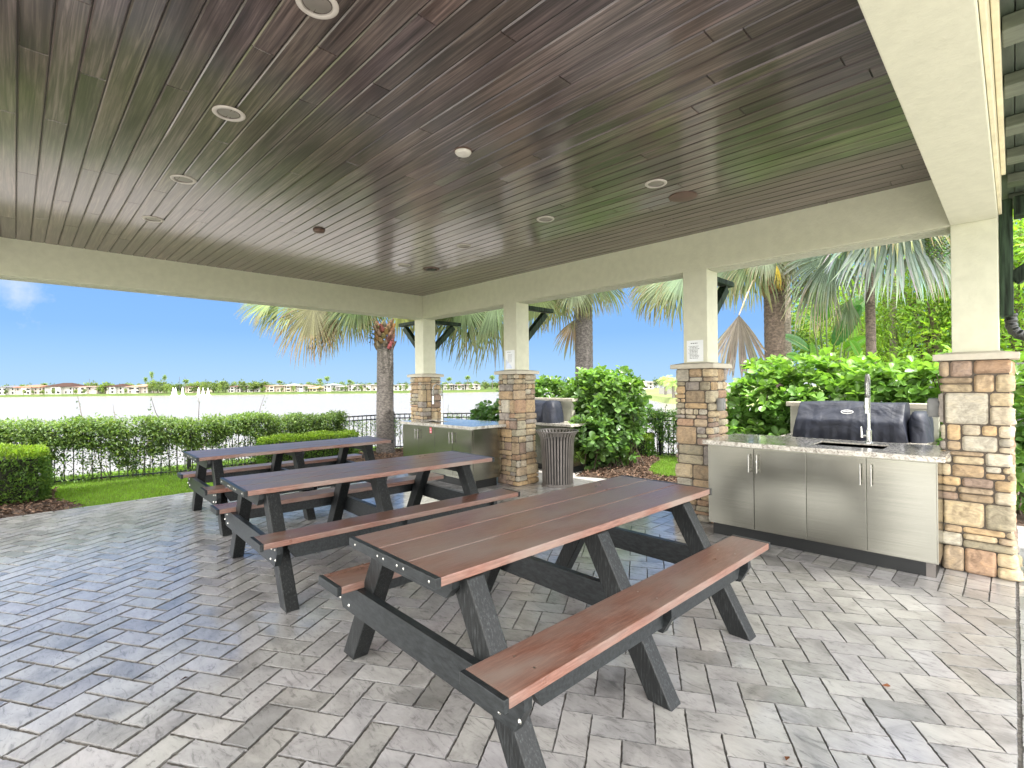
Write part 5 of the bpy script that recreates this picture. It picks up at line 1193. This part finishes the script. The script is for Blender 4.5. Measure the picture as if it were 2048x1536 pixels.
def put_tree(px, d, kind, sx, sz, lab, z=HG):
    t = protos[kind] if not used[kind] else copy_tree(protos[kind]); used[kind] = True; p = fwd(px, d, z); t.location = p; t.scale = (sx * KF, sx * KF, sz * KF * 1.25); t.rotation_euler = (0, 0, px * 1.7); t['label'] = lab; t['group'] = ('round trees on the far shore', 'round trees on the far shore', 'palms on the far shore')[kind]
rnd = random.Random(5)
LBL = ['round green tree in the row on the far shore of the lake', 'round green tree in the row on the far shore of the lake', 'small palm between the houses on the far shore']
for px in range(-60, 1010, 9):
    b_ = 300 < px < 345 or 398 < px < 455 or 190 < px < 213 or 480 < px < 530
    put_tree(px + rnd.uniform(-4, 4), SH + (rnd.uniform(30, 45) - (22 if b_ else 0)) * .9, rnd.choice([0, 0, 1]), rnd.uniform(.9, 1.4) * (1.25 if b_ else 1), rnd.uniform(.75, .95) * (1.15 if b_ else 1.0) * (1.12 if px < 540 else .98), LBL[0])
for px in (12, 47, 66, 86, 108, 152, 168, 205, 250, 300, 312, 322, 333, 343, 385, 392, 412, 428, 440, 452, 488, 524, 528, 563, 588, 612, 640, 668, 684, 692, 710, 722, 734, 800, 812, 880, 896, 918, 942):
    put_tree(px, SH + 6 + rnd.uniform(-1, 3), rnd.choice([0, 1, 1]), rnd.uniform(.35, .6) * (1.6 if 300 < px < 345 or 400 < px < 455 else 1), rnd.uniform(.4, .62) * (1.5 if 300 < px < 345 or 400 < px < 455 else 1), 'low shrubby tree by the water between the far houses')
for px, sz in ((44, .7), (88, .8), (372, .95), (444, .8), (512, .7), (640, .9), (655, 1.05), (700, .8), (898, .9), (935, 1.0), (985, 1.0), (560, .8)): put_tree(px, SH + 20, 2, 1.3, sz, LBL[2])
for px, sz, lab in ((291, 1.15, 'leftmost of the three tall palms rising over the far trees'), (304, 1.55, 'tallest thin palm rising over the far trees'), (329, 1.30, 'rightmost of the three tall palms rising over the far trees')): put_tree(px, SH + 26, 2, .9, sz, lab)
for i, px in enumerate((1215, 1235, 1255, 1312, 1322)): put_tree(px, 300 * KF, 0, 1.0, .9, 'round tree beside the cream house right of the big bush')
# feathery palms on the spit
for px, d, h, s_, lab in ((1331, 105, 3.3, 1.8, 'feathery date palm on the grassy spit right of the big bush'), (1347, 84, 2.6, 1.6, 'drooping yellow-green palm half hidden by the pillar with the rules sheet')):
    b_ = fwd(px, d, WZ + .85); t = thing('date_palm', lab, 'palm tree', b_); mb = MB(); mb.tube([(0, 0, 0), (0, 0, h)], [.3, .24], 8); mb.build('trunk', 'trunk_palm', t)
    fb = MB(); rn = random.Random(px)
    for i in range(30):
        a = i * 2.4; el = rn.uniform(-.3, 1.2); dv = Vector((math.cos(a) * math.cos(el), math.sin(a) * math.cos(el), math.sin(el))); p = Vector((0, 0, h)); pts = []
        for q in range(7): pts.append(p.copy()); dv = (dv + Vector((0, 0, -.22))).normalized(); p += dv * s_ / 5
        sdv = dv.cross(Vector((0, 0, 1))).normalized()
        for q in range(6):
            for sg in (-1, 1):
                for e in range(3):
                    b0 = pts[q].lerp(pts[q + 1], e / 3); fb.add([b0, b0 + (pts[q + 1] - pts[q]) * .22, b0 + sdv * sg * .5 + Vector((0, 0, -.28))], [(0, 1, 2)], (.30 * rn.uniform(.8, 1.2), .38 * rn.uniform(.8, 1.2), .14))
    fb.build('fronds', 'leaf', t)
MB().box(0, 0, 0, 16, .2, 1.5, col=(.5, .5, .5)).build('retaining_wall', 'concrete')
o = bpy.data.objects['retaining_wall']; o.location = fwd(1318, 112, WZ + .8); o.rotation_euler = (0, 0, math.atan2(RT.y, RT.x)); tag(o, 'low grey wall behind the grassy spit on the lake', 'wall')
# fountains
for i, (px, h) in enumerate(((346, 17), (351, 17), (365, 18), (397, 16.5), (406, 16), (416, 15.5))):
    d = 285 * KF; k = d / F; t = thing('fountain_jet', ['leftmost white fountain jet on the lake, first of a close pair', 'second white fountain jet of the close pair at the left', 'white fountain jet standing alone between the pair and the right three', 'first jet of the right three fountain jets', 'middle jet of the right three fountain jets', 'rightmost white fountain jet on the lake'][i], 'fountain', fwd(px, d, WZ), 0, 'fountain jets on the lake')
    H = h * k; MB().lathe([(.62, 0), (.5, H * .2), (.38, H * .5), (.22, H * .8), (.06, H), (0, H)], 12).build('water_jet', 'spray', t, smooth=True)
    MB().lathe([(1.1, 0), (.9, .25), (.5, .3), (0, .3)], 12).build('splash', 'spray', t, smooth=True)
for px, h, lab in ((179, 22, 'thin mast rising behind the pink low-roofed lake house'), (359, 24, 'thin mast left of the tan lake house, nearer the fountains'), (370, 24, 'thin mast directly above the tan lake house')):
    d = 345 * KF; o = MB().tube([(0, 0, 0), (0, 0, h * d / F + 2)], .08, 6, col=(3, 3, 3.4)).build('radio_mast', 'metal_black'); o.location = fwd(px, d, HG); tag(o, lab, 'mast')
